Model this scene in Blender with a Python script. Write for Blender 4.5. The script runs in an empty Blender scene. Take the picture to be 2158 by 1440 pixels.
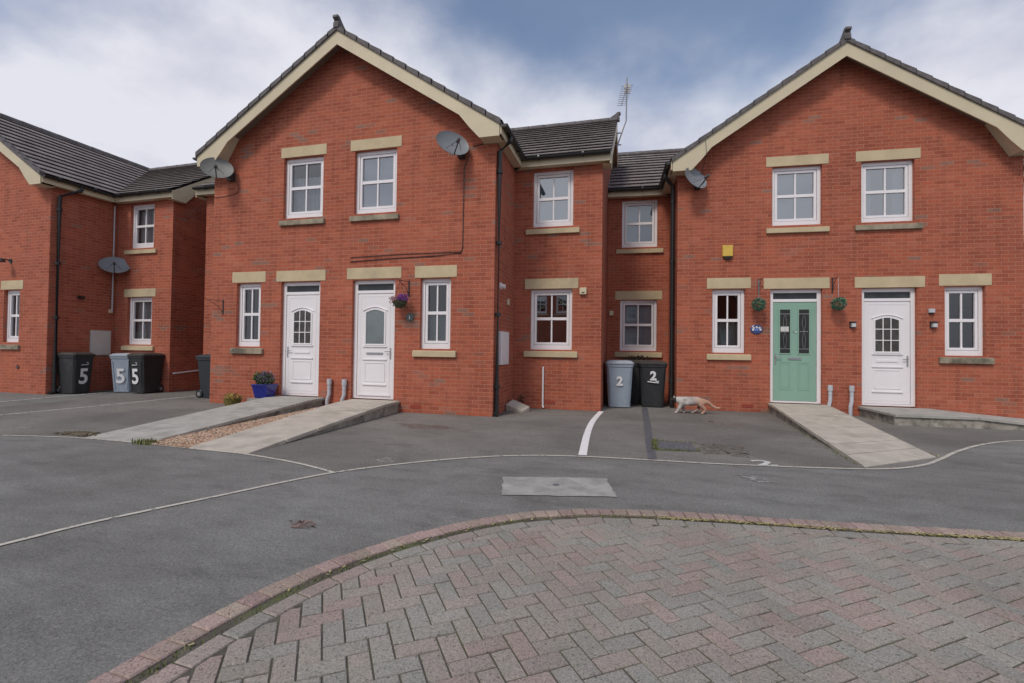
import bpy, math, random
from mathutils import Vector, Matrix
R = math.radians
rnd = random.Random(7)
C = bpy.context.scene.collection
scene = bpy.context.scene

# ---------------------------------------------------------------- camera
cd = bpy.data.cameras.new("camera"); cam = bpy.data.objects.new("camera", cd); C.objects.link(cam)
yaw, pitch, roll = R(14.259), R(1.0148), R(0.7451)
F = Vector((-math.sin(yaw)*math.cos(pitch), math.cos(yaw)*math.cos(pitch), math.sin(pitch)))
Rt = Vector((math.cos(yaw), math.sin(yaw), 0)); Up = Rt.cross(F)
R2 = Rt*math.cos(roll)+Up*math.sin(roll); U2 = Up*math.cos(roll)-Rt*math.sin(roll)
m = Matrix((R2, U2, -F)).transposed().to_4x4(); m.translation = (0, 0, 1.25)
cam.matrix_world = m
cd.sensor_width = 36; cd.lens = 995.1*36/2158; cd.clip_start = .05; cd.clip_end = 2000
scene.camera = cam

# ---------------------------------------------------------------- light and exposure
SUN_EL, SUN_AZ = R(50), R(200)          # compass bearing of the sun, clockwise from +Y
sl = bpy.data.lights.new("sun", 'SUN'); sl.energy = 1.75; sl.angle = R(13); sl.color = (1, .93, .82)
so = bpy.data.objects.new("sun", sl); C.objects.link(so)
sd = Vector((math.sin(SUN_AZ)*math.cos(SUN_EL), math.cos(SUN_AZ)*math.cos(SUN_EL), math.sin(SUN_EL)))
so.rotation_euler = sd.to_track_quat('Z', 'Y').to_euler()
w = bpy.data.worlds.new("World"); scene.world = w; w.use_nodes = True
nt = w.node_tree; nt.nodes.clear()
def N(nt, t, **k):
    n = nt.nodes.new(t)
    for a, b in k.items():
        if a == 'inp':
            for i, v in b.items(): n.inputs[i].default_value = v
        else: setattr(n, a, b)
    return n
def sky_world():
    L = nt.links.new
    out = N(nt, 'ShaderNodeOutputWorld'); sky = N(nt, 'ShaderNodeTexSky', sky_type='NISHITA')
    sky.sun_disc = False; sky.sun_elevation = SUN_EL; sky.sun_rotation = SUN_AZ; sky.dust_density = 1.5
    bg = N(nt, 'ShaderNodeBackground', inp={'Strength': .149}); L(sky.outputs[0], bg.inputs[0])
    tc = N(nt, 'ShaderNodeTexCoord'); sp = N(nt, 'ShaderNodeSeparateXYZ'); L(tc.outputs['Generated'], sp.inputs[0])
    def M(op, a, b=None, clamp=False):
        n = N(nt, 'ShaderNodeMath', operation=op, use_clamp=clamp)
        for i, v in enumerate((a, b)):
            if v is None: continue
            if isinstance(v, (int, float)): n.inputs[i].default_value = v
            else: L(v, n.inputs[i])
        return n.outputs[0]
    z = M('ADD', M('MAXIMUM', sp.outputs[2], 0), .35)
    cb = N(nt, 'ShaderNodeCombineXYZ'); L(M('DIVIDE', sp.outputs[0], z), cb.inputs[0]); L(M('DIVIDE', sp.outputs[1], z), cb.inputs[1])
    mp = N(nt, 'ShaderNodeMapping', inp={'Location': (CLX, CLY, 0)}); L(cb.outputs[0], mp.inputs[0])
    n1 = N(nt, 'ShaderNodeTexNoise', inp={'Scale': 1.15, 'Detail': 5, 'Roughness': .5, 'Distortion': .3}); L(mp.outputs[0], n1.inputs['Vector'])
    n2 = N(nt, 'ShaderNodeTexNoise', inp={'Scale': 2.6, 'Detail': 6, 'Roughness': .55}); L(mp.outputs[0], n2.inputs['Vector'])
    # more cloud towards the horizon, thinning overhead
    hz = N(nt, 'ShaderNodeMapRange', inp={1: .30, 2: .60, 3: .38, 4: -.03}); L(sp.outputs[2], hz.inputs[0])
    v = M('ADD', M('ADD', M('MULTIPLY', n1.outputs[0], .75), M('MULTIPLY', n2.outputs[0], .25)), hz.outputs[0])
    mk = N(nt, 'ShaderNodeMapRange', interpolation_type='SMOOTHSTEP', inp={1: .45, 2: .70, 3: .08, 4: 1}); L(v, mk.inputs[0])
    cr = N(nt, 'ShaderNodeValToRGB'); L(M('ADD', n2.outputs[0], M('MULTIPLY', sp.outputs[2], -.22)), cr.inputs[0])
    cr.color_ramp.elements[0].position = .14; cr.color_ramp.elements[0].color = (.50, .52, .66, 1)
    cr.color_ramp.elements[1].position = .44; cr.color_ramp.elements[1].color = (.82, .83, .91, 1)
    bc = N(nt, 'ShaderNodeBackground', inp={'Strength': CLS}); L(cr.outputs[0], bc.inputs[0])
    mx = N(nt, 'ShaderNodeMixShader'); L(mk.outputs[0], mx.inputs[0]); L(bg.outputs[0], mx.inputs[1]); L(bc.outputs[0], mx.inputs[2])
    L(mx.outputs[0], out.inputs[0])
CLX, CLY, CLS = 1.3, 4.2, 1.0
sky_world()
vs = scene.view_settings
scene.display_settings.display_device = 'sRGB'
vs.view_transform = 'Standard'; vs.look = 'None'; vs.gamma = 1; vs.use_curve_mapping = False; vs.exposure = -0.09

# ---------------------------------------------------------------- mesh builder
class MB:
    def __init__(s): s.v = []; s.f = []; s.uv = []; s.col = []; s.hascol = False
    def face(s, pts, uv=None, col=None):
        i = len(s.v); s.v += [tuple(p) for p in pts]; s.f.append(list(range(i, i+len(pts))))
        if uv is None:
            n = Vector((0, 0, 0)); P = [Vector(p) for p in pts]
            for a in range(len(P)): n += P[a].cross(P[(a+1) % len(P)])
            ax, ay, az = abs(n.x), abs(n.y), abs(n.z)
            if az > ax and az > ay: uv = [(p[0], p[1]) for p in pts]
            elif ax > ay: uv = [(p[1], p[2]) for p in pts]
            else: uv = [(p[0], p[2]) for p in pts]
        s.uv += list(uv)
        if col: s.hascol = True
        s.col += [col or (1, 1, 1)]*len(pts)
    def box(s, x0, x1, y0, y1, z0, z1, col=None):
        x0, x1 = sorted((x0, x1)); y0, y1 = sorted((y0, y1)); z0, z1 = sorted((z0, z1))
        p = [(x, y, z) for z in (z0, z1) for y in (y0, y1) for x in (x0, x1)]
        for q in ((0, 2, 3, 1), (4, 5, 7, 6), (0, 1, 5, 4), (2, 6, 7, 3), (0, 4, 6, 2), (1, 3, 7, 5)): s.face([p[k] for k in q], col=col)
        return s
    def hull8(s, p, col=None):   # 8 corners, ordered as in box()
        for q in ((0, 2, 3, 1), (4, 5, 7, 6), (0, 1, 5, 4), (2, 6, 7, 3), (0, 4, 6, 2), (1, 3, 7, 5)): s.face([p[k] for k in q], col=col)
        return s
    def prism(s, pts, d):        # extrude a planar polygon by vector d
        d = Vector(d); a = [Vector(p) for p in pts]; b = [p+d for p in a]
        s.face(a); s.face(b[::-1])
        for i in range(len(a)):
            j = (i+1) % len(a); s.face([a[j], a[i], b[i], b[j]])
        return s
    def tube(s, path, r, n=8, cap=True, col=None):
        P = [Vector(p) for p in path]; rs = r if isinstance(r, (list, tuple)) else [r]*len(P)
        rings = []; ref = None
        for i, p in enumerate(P):
            t = (P[min(i+1, len(P)-1)]-P[max(i-1, 0)]).normalized()
            if ref is None: ref = Vector((0, 0, 1)) if abs(t.z) < .9 else Vector((1, 0, 0))
            a = t.cross(ref).normalized(); b = t.cross(a).normalized(); ref = b.cross(t)
            rings.append([p+a*math.cos(2*math.pi*k/n)*rs[i]+b*math.sin(2*math.pi*k/n)*rs[i] for k in range(n)])
            ref = Vector((0, 0, 1)) if abs(t.z) < .9 else Vector((1, 0, 0))
        for i in range(len(rings)-1):
            for k in range(n):
                l = (k+1) % n; s.face([rings[i][k], rings[i][l], rings[i+1][l], rings[i+1][k]], col=col)
        if cap: s.face(rings[0][::-1], col=col); s.face(rings[-1], col=col)
        return s
    def lathe(s, prof, c=(0, 0, 0), n=20, M=None, col=None):   # prof: (r,z)
        M = M or Matrix.Identity(4); c = Vector(c)
        rg = [[c+(M @ Vector((r*math.cos(2*math.pi*k/n), r*math.sin(2*math.pi*k/n), z))) for k in range(n)] for r, z in prof]
        for i in range(len(rg)-1):
            for k in range(n):
                l = (k+1) % n; s.face([rg[i][k], rg[i][l], rg[i+1][l], rg[i+1][k]], col=col)
        return s
    def leaves(s, c, rad, n, size, cols, shell=.55, up=0, rn=rnd):
        for _ in range(n):
            while True:
                d = Vector([rn.uniform(-1, 1) for _ in range(3)])
                if shell < d.length < 1: break
            p = Vector(c)+Vector((d.x*rad[0], d.y*rad[1], d.z*rad[2]))
            a = Vector([rn.uniform(-1, 1) for _ in range(3)]).normalized(); b = a.cross(Vector([rn.uniform(-1, 1) for _ in range(3)])).normalized()
            h = size*rn.uniform(.6, 1.3); a = (a+Vector((0, 0, up))).normalized()
            s.face([p-b*h*.35, p+a*h*.5-b*h*.3, p+a*h, p+a*h*.5+b*h*.3], col=rn.choice(cols))
        return s
    def build(s, name, mat, parent=None, smooth=False, bevel=0):
        me = bpy.data.meshes.new(name); me.from_pydata(s.v, [], s.f)
        ul = me.uv_layers.new(name='UVMap'); 
        flat = [c for u in s.uv for c in (u[0], u[1])]; ul.data.foreach_set('uv', flat)
        if s.hascol:
            ca = me.color_attributes.new('Col', 'FLOAT_COLOR', 'CORNER')
            ca.data.foreach_set('color', [x for c in s.col for x in (c[0], c[1], c[2], 1)])
        if smooth or bevel:
            import bmesh
            bm = bmesh.new(); bm.from_mesh(me); bmesh.ops.remove_doubles(bm, verts=bm.verts, dist=1e-5)
            if bevel: bmesh.ops.bevel(bm, geom=[e for e in bm.edges if len(e.link_faces) == 2 and e.calc_face_angle(0) > .5], offset=bevel, segments=2, profile=.6, affect='EDGES')
            bm.to_mesh(me); bm.free()
        if smooth:
            me.shade_smooth()
            try: me.set_sharp_from_angle(angle=R(40))
            except Exception: pass
        me.materials.append(mat)
        o = bpy.data.objects.new(name, me); C.objects.link(o)
        if parent: o.parent = parent
        return o
def tag(o, label, cat, group=None):
    o['label'] = label; o['category'] = cat
    if group: o['group'] = group
    return o
def kind(o, k='structure'): o['kind'] = k; return o
FR = {1: (-2.5, 8.43, 0), 2: (.95, 10.88, R(2.66)), 0: (-14.0, 8.47, R(-1.68)), None: (0, 0, 0)}
def W(fr, p):
    x, y, a = FR[fr]; return Vector((x+p[0]*math.cos(a)-p[1]*math.sin(a), y+p[0]*math.sin(a)+p[1]*math.cos(a), p[2]))
def thing(name, label, cat, fr=None, p=(0, 0, 0), rz=0, group=None):
    o = bpy.data.objects.new(name, None); o.empty_display_size = .2; C.objects.link(o)
    o.location = W(fr, p); o.rotation_euler = (0, 0, FR[fr][2]+rz)
    return tag(o, label, cat, group)
def part(mb, name, mat, parent, label=None, **k):
    o = mb.build(name, mat, parent, **k)
    if label: o['label'] = label
    return o
def clip(poly, n, d):            # keep n.p <= d for 2-D points
    out = []
    for i in range(len(poly)):
        a, b = poly[i], poly[(i+1) % len(poly)]
        da, db = a[0]*n[0]+a[1]*n[1]-d, b[0]*n[0]+b[1]*n[1]-d
        if da <= 1e-9: out.append(a)
        if (da < -1e-9 and db > 1e-9) or (da > 1e-9 and db < -1e-9):
            t = da/(da-db); out.append((a[0]+(b[0]-a[0])*t, a[1]+(b[1]-a[1])*t))
    return out

# ---------------------------------------------------------------- materials
def mat(name, col=(.5, .5, .5), rough=.6, noise=0, nscale=8, bump=0, bscale=60, metal=0, attr=False, spec=.5, coord='Object', dirt=None, sheen=0):
    m = bpy.data.materials.new(name); m.use_nodes = True; t = m.node_tree; b = t.nodes['Principled BSDF']; L = t.links.new
    b.inputs['Roughness'].default_value = rough; b.inputs['Metallic'].default_value = metal
    b.inputs['Specular IOR Level'].default_value = spec
    tc = N(t, 'ShaderNodeTexCoord'); src = tc.outputs[coord]
    if attr:
        a = N(t, 'ShaderNodeAttribute', attribute_name='Col'); cs = a.outputs['Color']
    else:
        r = N(t, 'ShaderNodeRGB'); r.outputs[0].default_value = (*col, 1); cs = r.outputs[0]
    if noise:
        n = N(t, 'ShaderNodeTexNoise', inp={'Scale': nscale, 'Detail': 6, 'Roughness': .6}); L(src, n.inputs['Vector'])
        mr = N(t, 'ShaderNodeMapRange', inp={1: .3, 2: .7, 3: 1-noise, 4: 1+noise}); L(n.outputs[0], mr.inputs[0])
        mx = N(t, 'ShaderNodeVectorMath', operation='SCALE'); L(cs, mx.inputs[0]); L(mr.outputs[0], mx.inputs['Scale']); cs = mx.outputs[0]
    if dirt:   # (colour, scale, low, high)
        n = N(t, 'ShaderNodeTexNoise', inp={'Scale': dirt[1], 'Detail': 7, 'Roughness': .65}); L(src, n.inputs['Vector'])
        mr = N(t, 'ShaderNodeMapRange', inp={1: dirt[2], 2: dirt[3]}); L(n.outputs[0], mr.inputs[0])
        mx = N(t, 'ShaderNodeMix', data_type='RGBA'); L(mr.outputs[0], mx.inputs[0]); L(cs, mx.inputs[6]); mx.inputs[7].default_value = (*dirt[0], 1); cs = mx.outputs[2]
    L(cs, b.inputs['Base Color'])
    if bump:
        n = N(t, 'ShaderNodeTexNoise', inp={'Scale': bscale, 'Detail': 4}); L(src, n.inputs['Vector'])
        bp = N(t, 'ShaderNodeBump', inp={'Strength': bump, 'Distance': .01}); L(n.outputs[0], bp.inputs['Height']); L(bp.outputs[0], b.inputs['Normal'])
    return m
def brick_mat(name, hue=0, seed=0., patch=.58):
    m = bpy.data.materials.new(name); m.use_nodes = True; t = m.node_tree; b = t.nodes['Principled BSDF']; L = t.links.new
    b.inputs['Roughness'].default_value = .88; b.inputs['Specular IOR Level'].default_value = .25
    uv = N(t, 'ShaderNodeUVMap', uv_map='UVMap'); sp = N(t, 'ShaderNodeSeparateXYZ'); L(uv.outputs[0], sp.inputs[0])
    def M(op, a, bb=None):
        n = N(t, 'ShaderNodeMath', operation=op)
        for i, v in enumerate((a, bb)):
            if v is None: continue
            if isinstance(v, (int, float)): n.inputs[i].default_value = v
            else: L(v, n.inputs[i])
        return n.outputs[0]
    def MR(v, a, bb, c=0., d=1.):
        n = N(t, 'ShaderNodeMapRange', inp={1: a, 2: bb, 3: c, 4: d}); L(v, n.inputs[0]); return n.outputs[0]
    u = M('ADD', sp.outputs[0], 50+seed); v = M('ADD', sp.outputs[1], 7.5)
    vr = M('DIVIDE', v, .075); row = M('FLOOR', vr)
    uu = M('DIVIDE', M('ADD', u, M('MULTIPLY', M('MODULO', row, 2), .1125)), .225); colm = M('FLOOR', uu)
    fu = M('MULTIPLY', M('FRACT', uu), .225); fv = M('MULTIPLY', M('FRACT', vr), .075)
    d = M('MINIMUM', M('MINIMUM', fu, M('SUBTRACT', .225, fu)), M('MINIMUM', fv, M('SUBTRACT', .075, fv)))
    br = MR(d, .0035, .0065)
    cc = N(t, 'ShaderNodeCombineXYZ'); L(colm, cc.inputs[0]); L(row, cc.inputs[1])
    wn = N(t, 'ShaderNodeTexWhiteNoise', noise_dimensions='2D'); L(cc.outputs[0], wn.inputs['Vector'])
    cr = N(t, 'ShaderNodeValToRGB'); L(wn.outputs['Value'], cr.inputs[0]); e = cr.color_ramp.elements
    e[0].position = 0; e[0].color = (.315, .086, .052, 1); e[1].position = 1; e[1].color = (.415, .134, .086, 1)
    for p, c in ((.25, (.35, .099, .060, 1)), (.6, (.375, .113, .070, 1)), (.85, (.40, .107, .060, 1))):
        k = e.new(p); k.color = c
    # large patches of slightly different firing, clusters of grey-brown bricks
    cs = N(t, 'ShaderNodeVectorMath', operation='MULTIPLY'); L(cc.outputs[0], cs.inputs[0]); cs.inputs[1].default_value = (.225, .15, 1)
    n1 = N(t, 'ShaderNodeTexNoise', inp={'Scale': 1.5, 'Detail': 2}); L(cs.outputs[0], n1.inputs['Vector'])
    wn2 = N(t, 'ShaderNodeTexWhiteNoise', noise_dimensions='3D'); 
    c3 = N(t, 'ShaderNodeCombineXYZ', inp={2: 5.3}); L(colm, c3.inputs[0]); L(row, c3.inputs[1]); L(c3.outputs[0], wn2.inputs['Vector'])
    g = M('MULTIPLY', MR(n1.outputs[0], patch, patch+.05), MR(wn2.outputs['Value'], .62, .66))
    gx = N(t, 'ShaderNodeMix', data_type='RGBA'); L(M('MULTIPLY', g, .7), gx.inputs[0]); L(cr.outputs[0], gx.inputs[6]); gx.inputs[7].default_value = (.23, .155, .125, 1)
    n2 = N(t, 'ShaderNodeTexNoise', inp={'Scale': .7, 'Detail': 5}); L(uv.outputs[0], n2.inputs['Vector'])
    n3 = N(t, 'ShaderNodeTexNoise', inp={'Scale': 45, 'Detail': 3}); L(uv.outputs[0], n3.inputs['Vector'])
    sc = N(t, 'ShaderNodeVectorMath', operation='SCALE'); L(gx.outputs[2], sc.inputs[0])
    L(M('MULTIPLY', MR(n2.outputs[0], .3, .7, .86, 1.14), MR(n3.outputs[0], .3, .7, .85, 1.15)), sc.inputs['Scale'])
    mpn = N(t, 'ShaderNodeMapping', inp={'Scale': (3.2, .55, 1)}); L(uv.outputs[0], mpn.inputs[0]); n6 = N(t, 'ShaderNodeTexNoise', inp={'Scale': 1.6, 'Detail': 6, 'Roughness': .65}); L(mpn.outputs[0], n6.inputs['Vector'])
    s6 = N(t, 'ShaderNodeVectorMath', operation='SCALE'); L(sc.outputs[0], s6.inputs[0]); L(MR(n6.outputs[0], .50, .72, 1, .72), s6.inputs['Scale']); sc = s6
    mo = N(t, 'ShaderNodeMix', data_type='RGBA'); L(br, mo.inputs[0]); L(sc.outputs[0], mo.inputs[7]); mo.inputs[6].default_value = (.43, .195, .125, 1)
    L(mo.outputs[2], b.inputs['Base Color'])
    bp = N(t, 'ShaderNodeBump', inp={'Strength': .5, 'Distance': .006}); L(M('ADD', br, M('MULTIPLY', n3.outputs[0], .3)), bp.inputs['Height']); L(bp.outputs[0], b.inputs['Normal'])
    return m
def tile_mat(name):
    m = bpy.data.materials.new(name); m.use_nodes = True; t = m.node_tree; b = t.nodes['Principled BSDF']; L = t.links.new
    b.inputs['Roughness'].default_value = .8
    uv = N(t, 'ShaderNodeUVMap', uv_map='UVMap'); sp = N(t, 'ShaderNodeSeparateXYZ'); L(uv.outputs[0], sp.inputs[0])
    def M(op, a, bb=None):
        n = N(t, 'ShaderNodeMath', operation=op)
        for i, v in enumerate((a, bb)):
            if v is None: continue
            if isinstance(v, (int, float)): n.inputs[i].default_value = v
            else: L(v, n.inputs[i])
        return n.outputs[0]
    row = M('FLOOR', sp.outputs[1]); uu = M('ADD', M('DIVIDE', M('ADD', sp.outputs[0], 40), .3), M('MULTIPLY', M('MODULO', M('ADD', row, 100), 2), .5))
    cl = M('FLOOR', uu); fu = M('FRACT', uu)
    cc = N(t, 'ShaderNodeCombineXYZ'); L(cl, cc.inputs[0]); L(row, cc.inputs[1])
    wn = N(t, 'ShaderNodeTexWhiteNoise', noise_dimensions='2D'); L(cc.outputs[0], wn.inputs['Vector'])
    cr = N(t, 'ShaderNodeValToRGB'); L(wn.outputs['Value'], cr.inputs[0]); e = cr.color_ramp.elements
    e[0].color = (.175, .148, .142, 1); e[1].color = (.235, .205, .194, 1)
    n1 = N(t, 'ShaderNodeTexNoise', inp={'Scale': 2.2, 'Detail': 7, 'Roughness': .7}); L(uv.outputs[0], n1.inputs['Vector'])
    mr = N(t, 'ShaderNodeMapRange', inp={1: .3, 2: .7, 3: .72, 4: 1.3}); L(n1.outputs[0], mr.inputs[0])
    jt = M('MINIMUM', fu, M('SUBTRACT', 1, fu)); jm = N(t, 'ShaderNodeMapRange', inp={1: .012, 2: .03, 3: .70, 4: 1}); L(jt, jm.inputs[0])
    sc = N(t, 'ShaderNodeVectorMath', operation='SCALE'); L(cr.outputs[0], sc.inputs[0]); L(M('MULTIPLY', mr.outputs[0], jm.outputs[0]), sc.inputs['Scale'])
    L(sc.outputs[0], b.inputs['Base Color'])
    rl = M('ABSOLUTE', M('SUBTRACT', M('FRACT', M('MULTIPLY', uu, 2)), .5))     # two shallow rolls to a tile
    n2 = N(t, 'ShaderNodeTexNoise', inp={'Scale': 60}); L(uv.outputs[0], n2.inputs['Vector'])
    bp = N(t, 'ShaderNodeBump', inp={'Strength': .5, 'Distance': .012}); L(M('ADD', rl, M('MULTIPLY', n2.outputs[0], .15)), bp.inputs['Height']); L(bp.outputs[0], b.inputs['Normal'])
    return m
def asphalt_mat(name, base, warm, patch=1.):
    m = bpy.data.materials.new(name); m.use_nodes = True; t = m.node_tree; b = t.nodes['Principled BSDF']; L = t.links.new
    b.inputs['Roughness'].default_value = .85; b.inputs['Specular IOR Level'].default_value = .3
    tc = N(t, 'ShaderNodeTexCoord'); S = tc.outputs['Object']
    def ns(scale, det=5, ro=.6, dist=0):
        n = N(t, 'ShaderNodeTexNoise', inp={'Scale': scale, 'Detail': det, 'Roughness': ro, 'Distortion': dist}); L(S, n.inputs['Vector']); return n.outputs[0]
    def MR(v, a, bb, c, d):
        n = N(t, 'ShaderNodeMapRange', inp={1: a, 2: bb, 3: c, 4: d}); L(v, n.inputs[0]); return n.outputs[0]
    def mix(f, a, bcol):
        n = N(t, 'ShaderNodeMix', data_type='RGBA'); L(f, n.inputs[0])
        for i, c in ((6, a), (7, bcol)):
            if isinstance(c, tuple): n.inputs[i].default_value = (*c, 1)
            else: L(c, n.inputs[i])
        return n.outputs[2]
    c = mix(MR(ns(.45, 6, .6, .5), .35, .68, 0, patch), base, warm)
    c = mix(MR(ns(1.3, 7, .7), .56, .75, 0, .35*patch), c, tuple(x*1.5 for x in base))
    c = mix(MR(ns(.8, 6, .7, 1), .60, .72, 0, .35*patch), c, tuple(x*.55 for x in base))
    mpa = N(t, 'ShaderNodeMapping', inp={'Scale': (1, 2.4, 1), 'Rotation': (0, 0, .35)}); L(S, mpa.inputs[0]); na = N(t, 'ShaderNodeTexNoise', inp={'Scale': 1.7, 'Detail': 7, 'Roughness': .7}); L(mpa.outputs[0], na.inputs['Vector'])
    c = mix(MR(na.outputs[0], .50, .68, 0, .55*patch), c, tuple(x*.62 for x in warm))
    c = mix(MR(na.outputs[0], .46, .30, 0, .30*patch), c, tuple(x*1.35 for x in base))
    vo = N(t, 'ShaderNodeTexVoronoi', inp={'Scale': 210}); L(S, vo.inputs['Vector'])
    sv = N(t, 'ShaderNodeSeparateColor'); L(vo.outputs['Color'], sv.inputs[0])
    ml = N(t, 'ShaderNodeMath', operation='MULTIPLY'); L(MR(sv.outputs[0], 0, 1, .68, 1.32), ml.inputs[0]); L(MR(ns(60, 3), .3, .7, .8, 1.2), ml.inputs[1])
    sc = N(t, 'ShaderNodeVectorMath', operation='SCALE'); L(c, sc.inputs[0]); L(ml.outputs[0], sc.inputs['Scale']); L(sc.outputs[0], b.inputs['Base Color'])
    bp = N(t, 'ShaderNodeBump', inp={'Strength': .6, 'Distance': .005}); L(sv.outputs[0], bp.inputs['Height']); L(bp.outputs[0], b.inputs['Normal'])
    return m
def glass_mat(name, tint=(.6, .66, .68), opac=.35, base=None):
    m = bpy.data.materials.new(name); m.use_nodes = True; t = m.node_tree; t.nodes.clear(); L = t.links.new
    o = N(t, 'ShaderNodeOutputMaterial'); tr = N(t, 'ShaderNodeBsdfTransparent', inp={0: (*tint, 1)}); gl = N(t, 'ShaderNodeBsdfGlossy', inp={'Roughness': .015, 'Color': (.85, .88, .9, 1)})
    tc = N(t, 'ShaderNodeTexCoord'); n = N(t, 'ShaderNodeTexNoise', inp={'Scale': 2.2}); L(tc.outputs['Object'], n.inputs['Vector'])
    bp = N(t, 'ShaderNodeBump', inp={'Strength': .02, 'Distance': .02}); L(n.outputs[0], bp.inputs['Height']); L(bp.outputs[0], gl.inputs['Normal'])
    fr = N(t, 'ShaderNodeFresnel', inp={'IOR': 1.5}); mr = N(t, 'ShaderNodeMapRange', inp={1: 0, 2: 1, 3: opac, 4: 1}); L(fr.outputs[0], mr.inputs[0])
    mx = N(t, 'ShaderNodeMixShader'); L(mr.outputs[0], mx.inputs[0]); L(tr.outputs[0], mx.inputs[1]); L(gl.outputs[0], mx.inputs[2]); L(mx.outputs[0], o.inputs[0])
    return m
BRICK = brick_mat('red_brick'); BRICK2 = brick_mat('orange_red_brick', seed=13.1, patch=.61)
TILE = tile_mat('roof_tile'); RIDGE = mat('ridge_tile', (.115, .105, .108), .8, .35, 6, .3)
STONE = mat('cast_stone', (.52, .43, .275), .85, .12, 3, .25, 90, dirt=((.36, .30, .22), 1.7, .55, .8))
OLDSTONE = mat('weathered_stone', (.34, .29, .21), .9, .25, 5, .3, 90, dirt=((.13, .12, .09), 3, .42, .62))
CREAM = mat('cream_timber', (.57, .50, .35), .55, .07, 2, 0, dirt=((.45, .40, .30), 1.4, .6, .9))
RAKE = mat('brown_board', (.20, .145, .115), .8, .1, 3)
UPVC = mat('white_upvc', (.80, .78, .80), .3, .03, 3)
GASKET = mat('grey_gasket', (.12, .12, .13), .6)
BLACK = mat('black_plastic', (.018, .019, .021), .35, .1, 5)
DARKMET = mat('dark_metal', (.03, .03, .033), .4)
GLASS = glass_mat('window_glass'); GLASSD = glass_mat('dim_glass', (.55, .6, .6), .07); GLASSL = glass_mat('sheer_glass', (.86, .90, .92), .14)
ROOM = mat('room_interior', (.075, .08, .075), .9, .4, 1.5)
NET = mat('net_curtain', (.62, .63, .63), .9, .1, 12)
BLIND = mat('pale_blind', (.40, .46, .52), .8, .06, 2)
DOORW = mat('white_door', (.80, .78, .80), .28, .03, 2, dirt=((.60, .58, .57), 2.5, .62, .9))
DOORG = mat('sage_green_door', (.235, .40, .315), .45, .03, 3)
FROST = mat('frosted_glass', (.16, .19, .20), .25, .25, 1.5); LEAD = mat('lead', (.25, .28, .33), .5, .15, 9)
CHROME = mat('brushed_metal', (.5, .5, .5), .3, metal=1)
DISH = mat('grey_dish', (.21, .23, .25), .5, .08, 5); DISHG = mat('pale_dish', (.18, .185, .178), .6, .1, 5)
FOL = mat('foliage', attr=True, rough=.7); ATT = mat('varied', attr=True, rough=.85, noise=.15, nscale=40, bump=.3, bscale=120)
PIPEG = mat('grey_pipe', (.48, .49, .53), .5, .08, 7)
AIRB = mat('air_brick', (.28, .05, .03), .8)
BEIGE = mat('beige_plastic', (.60, .53, .37), .5)
WHITEP = mat('white_paint', (.78, .77, .78), .7, .08, 20, dirt=((.45, .44, .43), 9, .58, .75))
def paint_mat(name, col, thr):   # worn thin paint: breaks up and lets the asphalt show
    m = mat(name, col, .8, .15, 25); t = m.node_tree; b = t.nodes['Principled BSDF']
    tc = N(t, 'ShaderNodeTexCoord'); n = N(t, 'ShaderNodeTexNoise', inp={'Scale': 14, 'Detail': 6, 'Roughness': .7}); t.links.new(tc.outputs['Object'], n.inputs['Vector'])
    mr = N(t, 'ShaderNodeMapRange', inp={1: thr-.06, 2: thr+.06}); t.links.new(n.outputs[0], mr.inputs[0]); t.links.new(mr.outputs[0], b.inputs['Alpha'])
    return m
LINEM = paint_mat('worn_cream_paint', (.52, .49, .43), .40); THINW = paint_mat('worn_white_paint', (.60, .60, .58), .43); PALE = paint_mat('worn_pale_patch', (.33, .33, .32), .50)

# ---------------------------------------------------------------- setting: ground sheets
LINE = [(-4.6, -1.5), (-4.1, 1.0), (-3.771, 2.073), (-3.676, 2.441), (-3.499, 2.859), (-3.313, 3.253), (-3.127, 3.674), (-2.868, 4.153), (-2.414, 4.662), (-1.818, 5.153), (-1.25, 5.46), (-0.606, 5.62), (0.2, 5.68), (0.95, 5.72), (1.959, 5.852), (2.702, 6.03), (3.221, 6.373), (3.632, 6.825), (4.174, 7.474), (4.934, 8.22), (5.75, 8.72), (7.5, 9.3), (10, 9.6)]
LINE2 = [(-12, 3.9), (-9.6, 4.3), (-8.249, 4.52), (-7.6, 4.64), (-6.973, 4.70), (-5.986, 4.67), (-4.938, 4.60), (-4.33, 4.56), (-3.534, 4.39), (-2.868, 4.153)]
KERB = [(-2.2, -3.4), (-2.05, -.6), (-1.94, .6), (-1.885, 1.36), (-1.85, 1.72), (-1.77, 2.10), (-1.63, 2.47), (-1.39, 2.87), (-1.11, 3.2), (-0.789, 3.47), (-0.289, 3.70), (0.35, 3.82), (1.048, 3.89), (1.70, 3.95), (2.652, 4.06), (4.2, 4.15), (7.5, 4.2)]
def spline(P, step=.08):
    out = []
    for i in range(len(P)-1):
        p0, p1, p2, p3 = [Vector(P[max(0, min(len(P)-1, j))]) for j in (i-1, i, i+1, i+2)]
        n = max(1, int((p2-p1).length/step))
        for k in range(n):
            t = k/n; out.append(.5*((2*p1)+(p2-p0)*t+(2*p0-5*p1+4*p2-p3)*t*t+(3*p1-p0-3*p2+p3)*t**3))
    out.append(Vector(P[-1])); return out
def offset(S, d):      # to the right of travel
    out = []
    for i, p in enumerate(S):
        t = (S[min(i+1, len(S)-1)]-S[max(i-1, 0)]).normalized(); out.append(p+Vector((t.y, -t.x))*d)
    return out
def ribbon(mb, S, w0, w1, z, z1=None):
    A, B = offset(S, w0), offset(S, w1)
    for i in range(len(S)-1): mb.face([(*B[i], z), (*B[i+1], z), (*A[i+1], z), (*A[i], z)])
    return mb
g = MB(); st = 10
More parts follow.
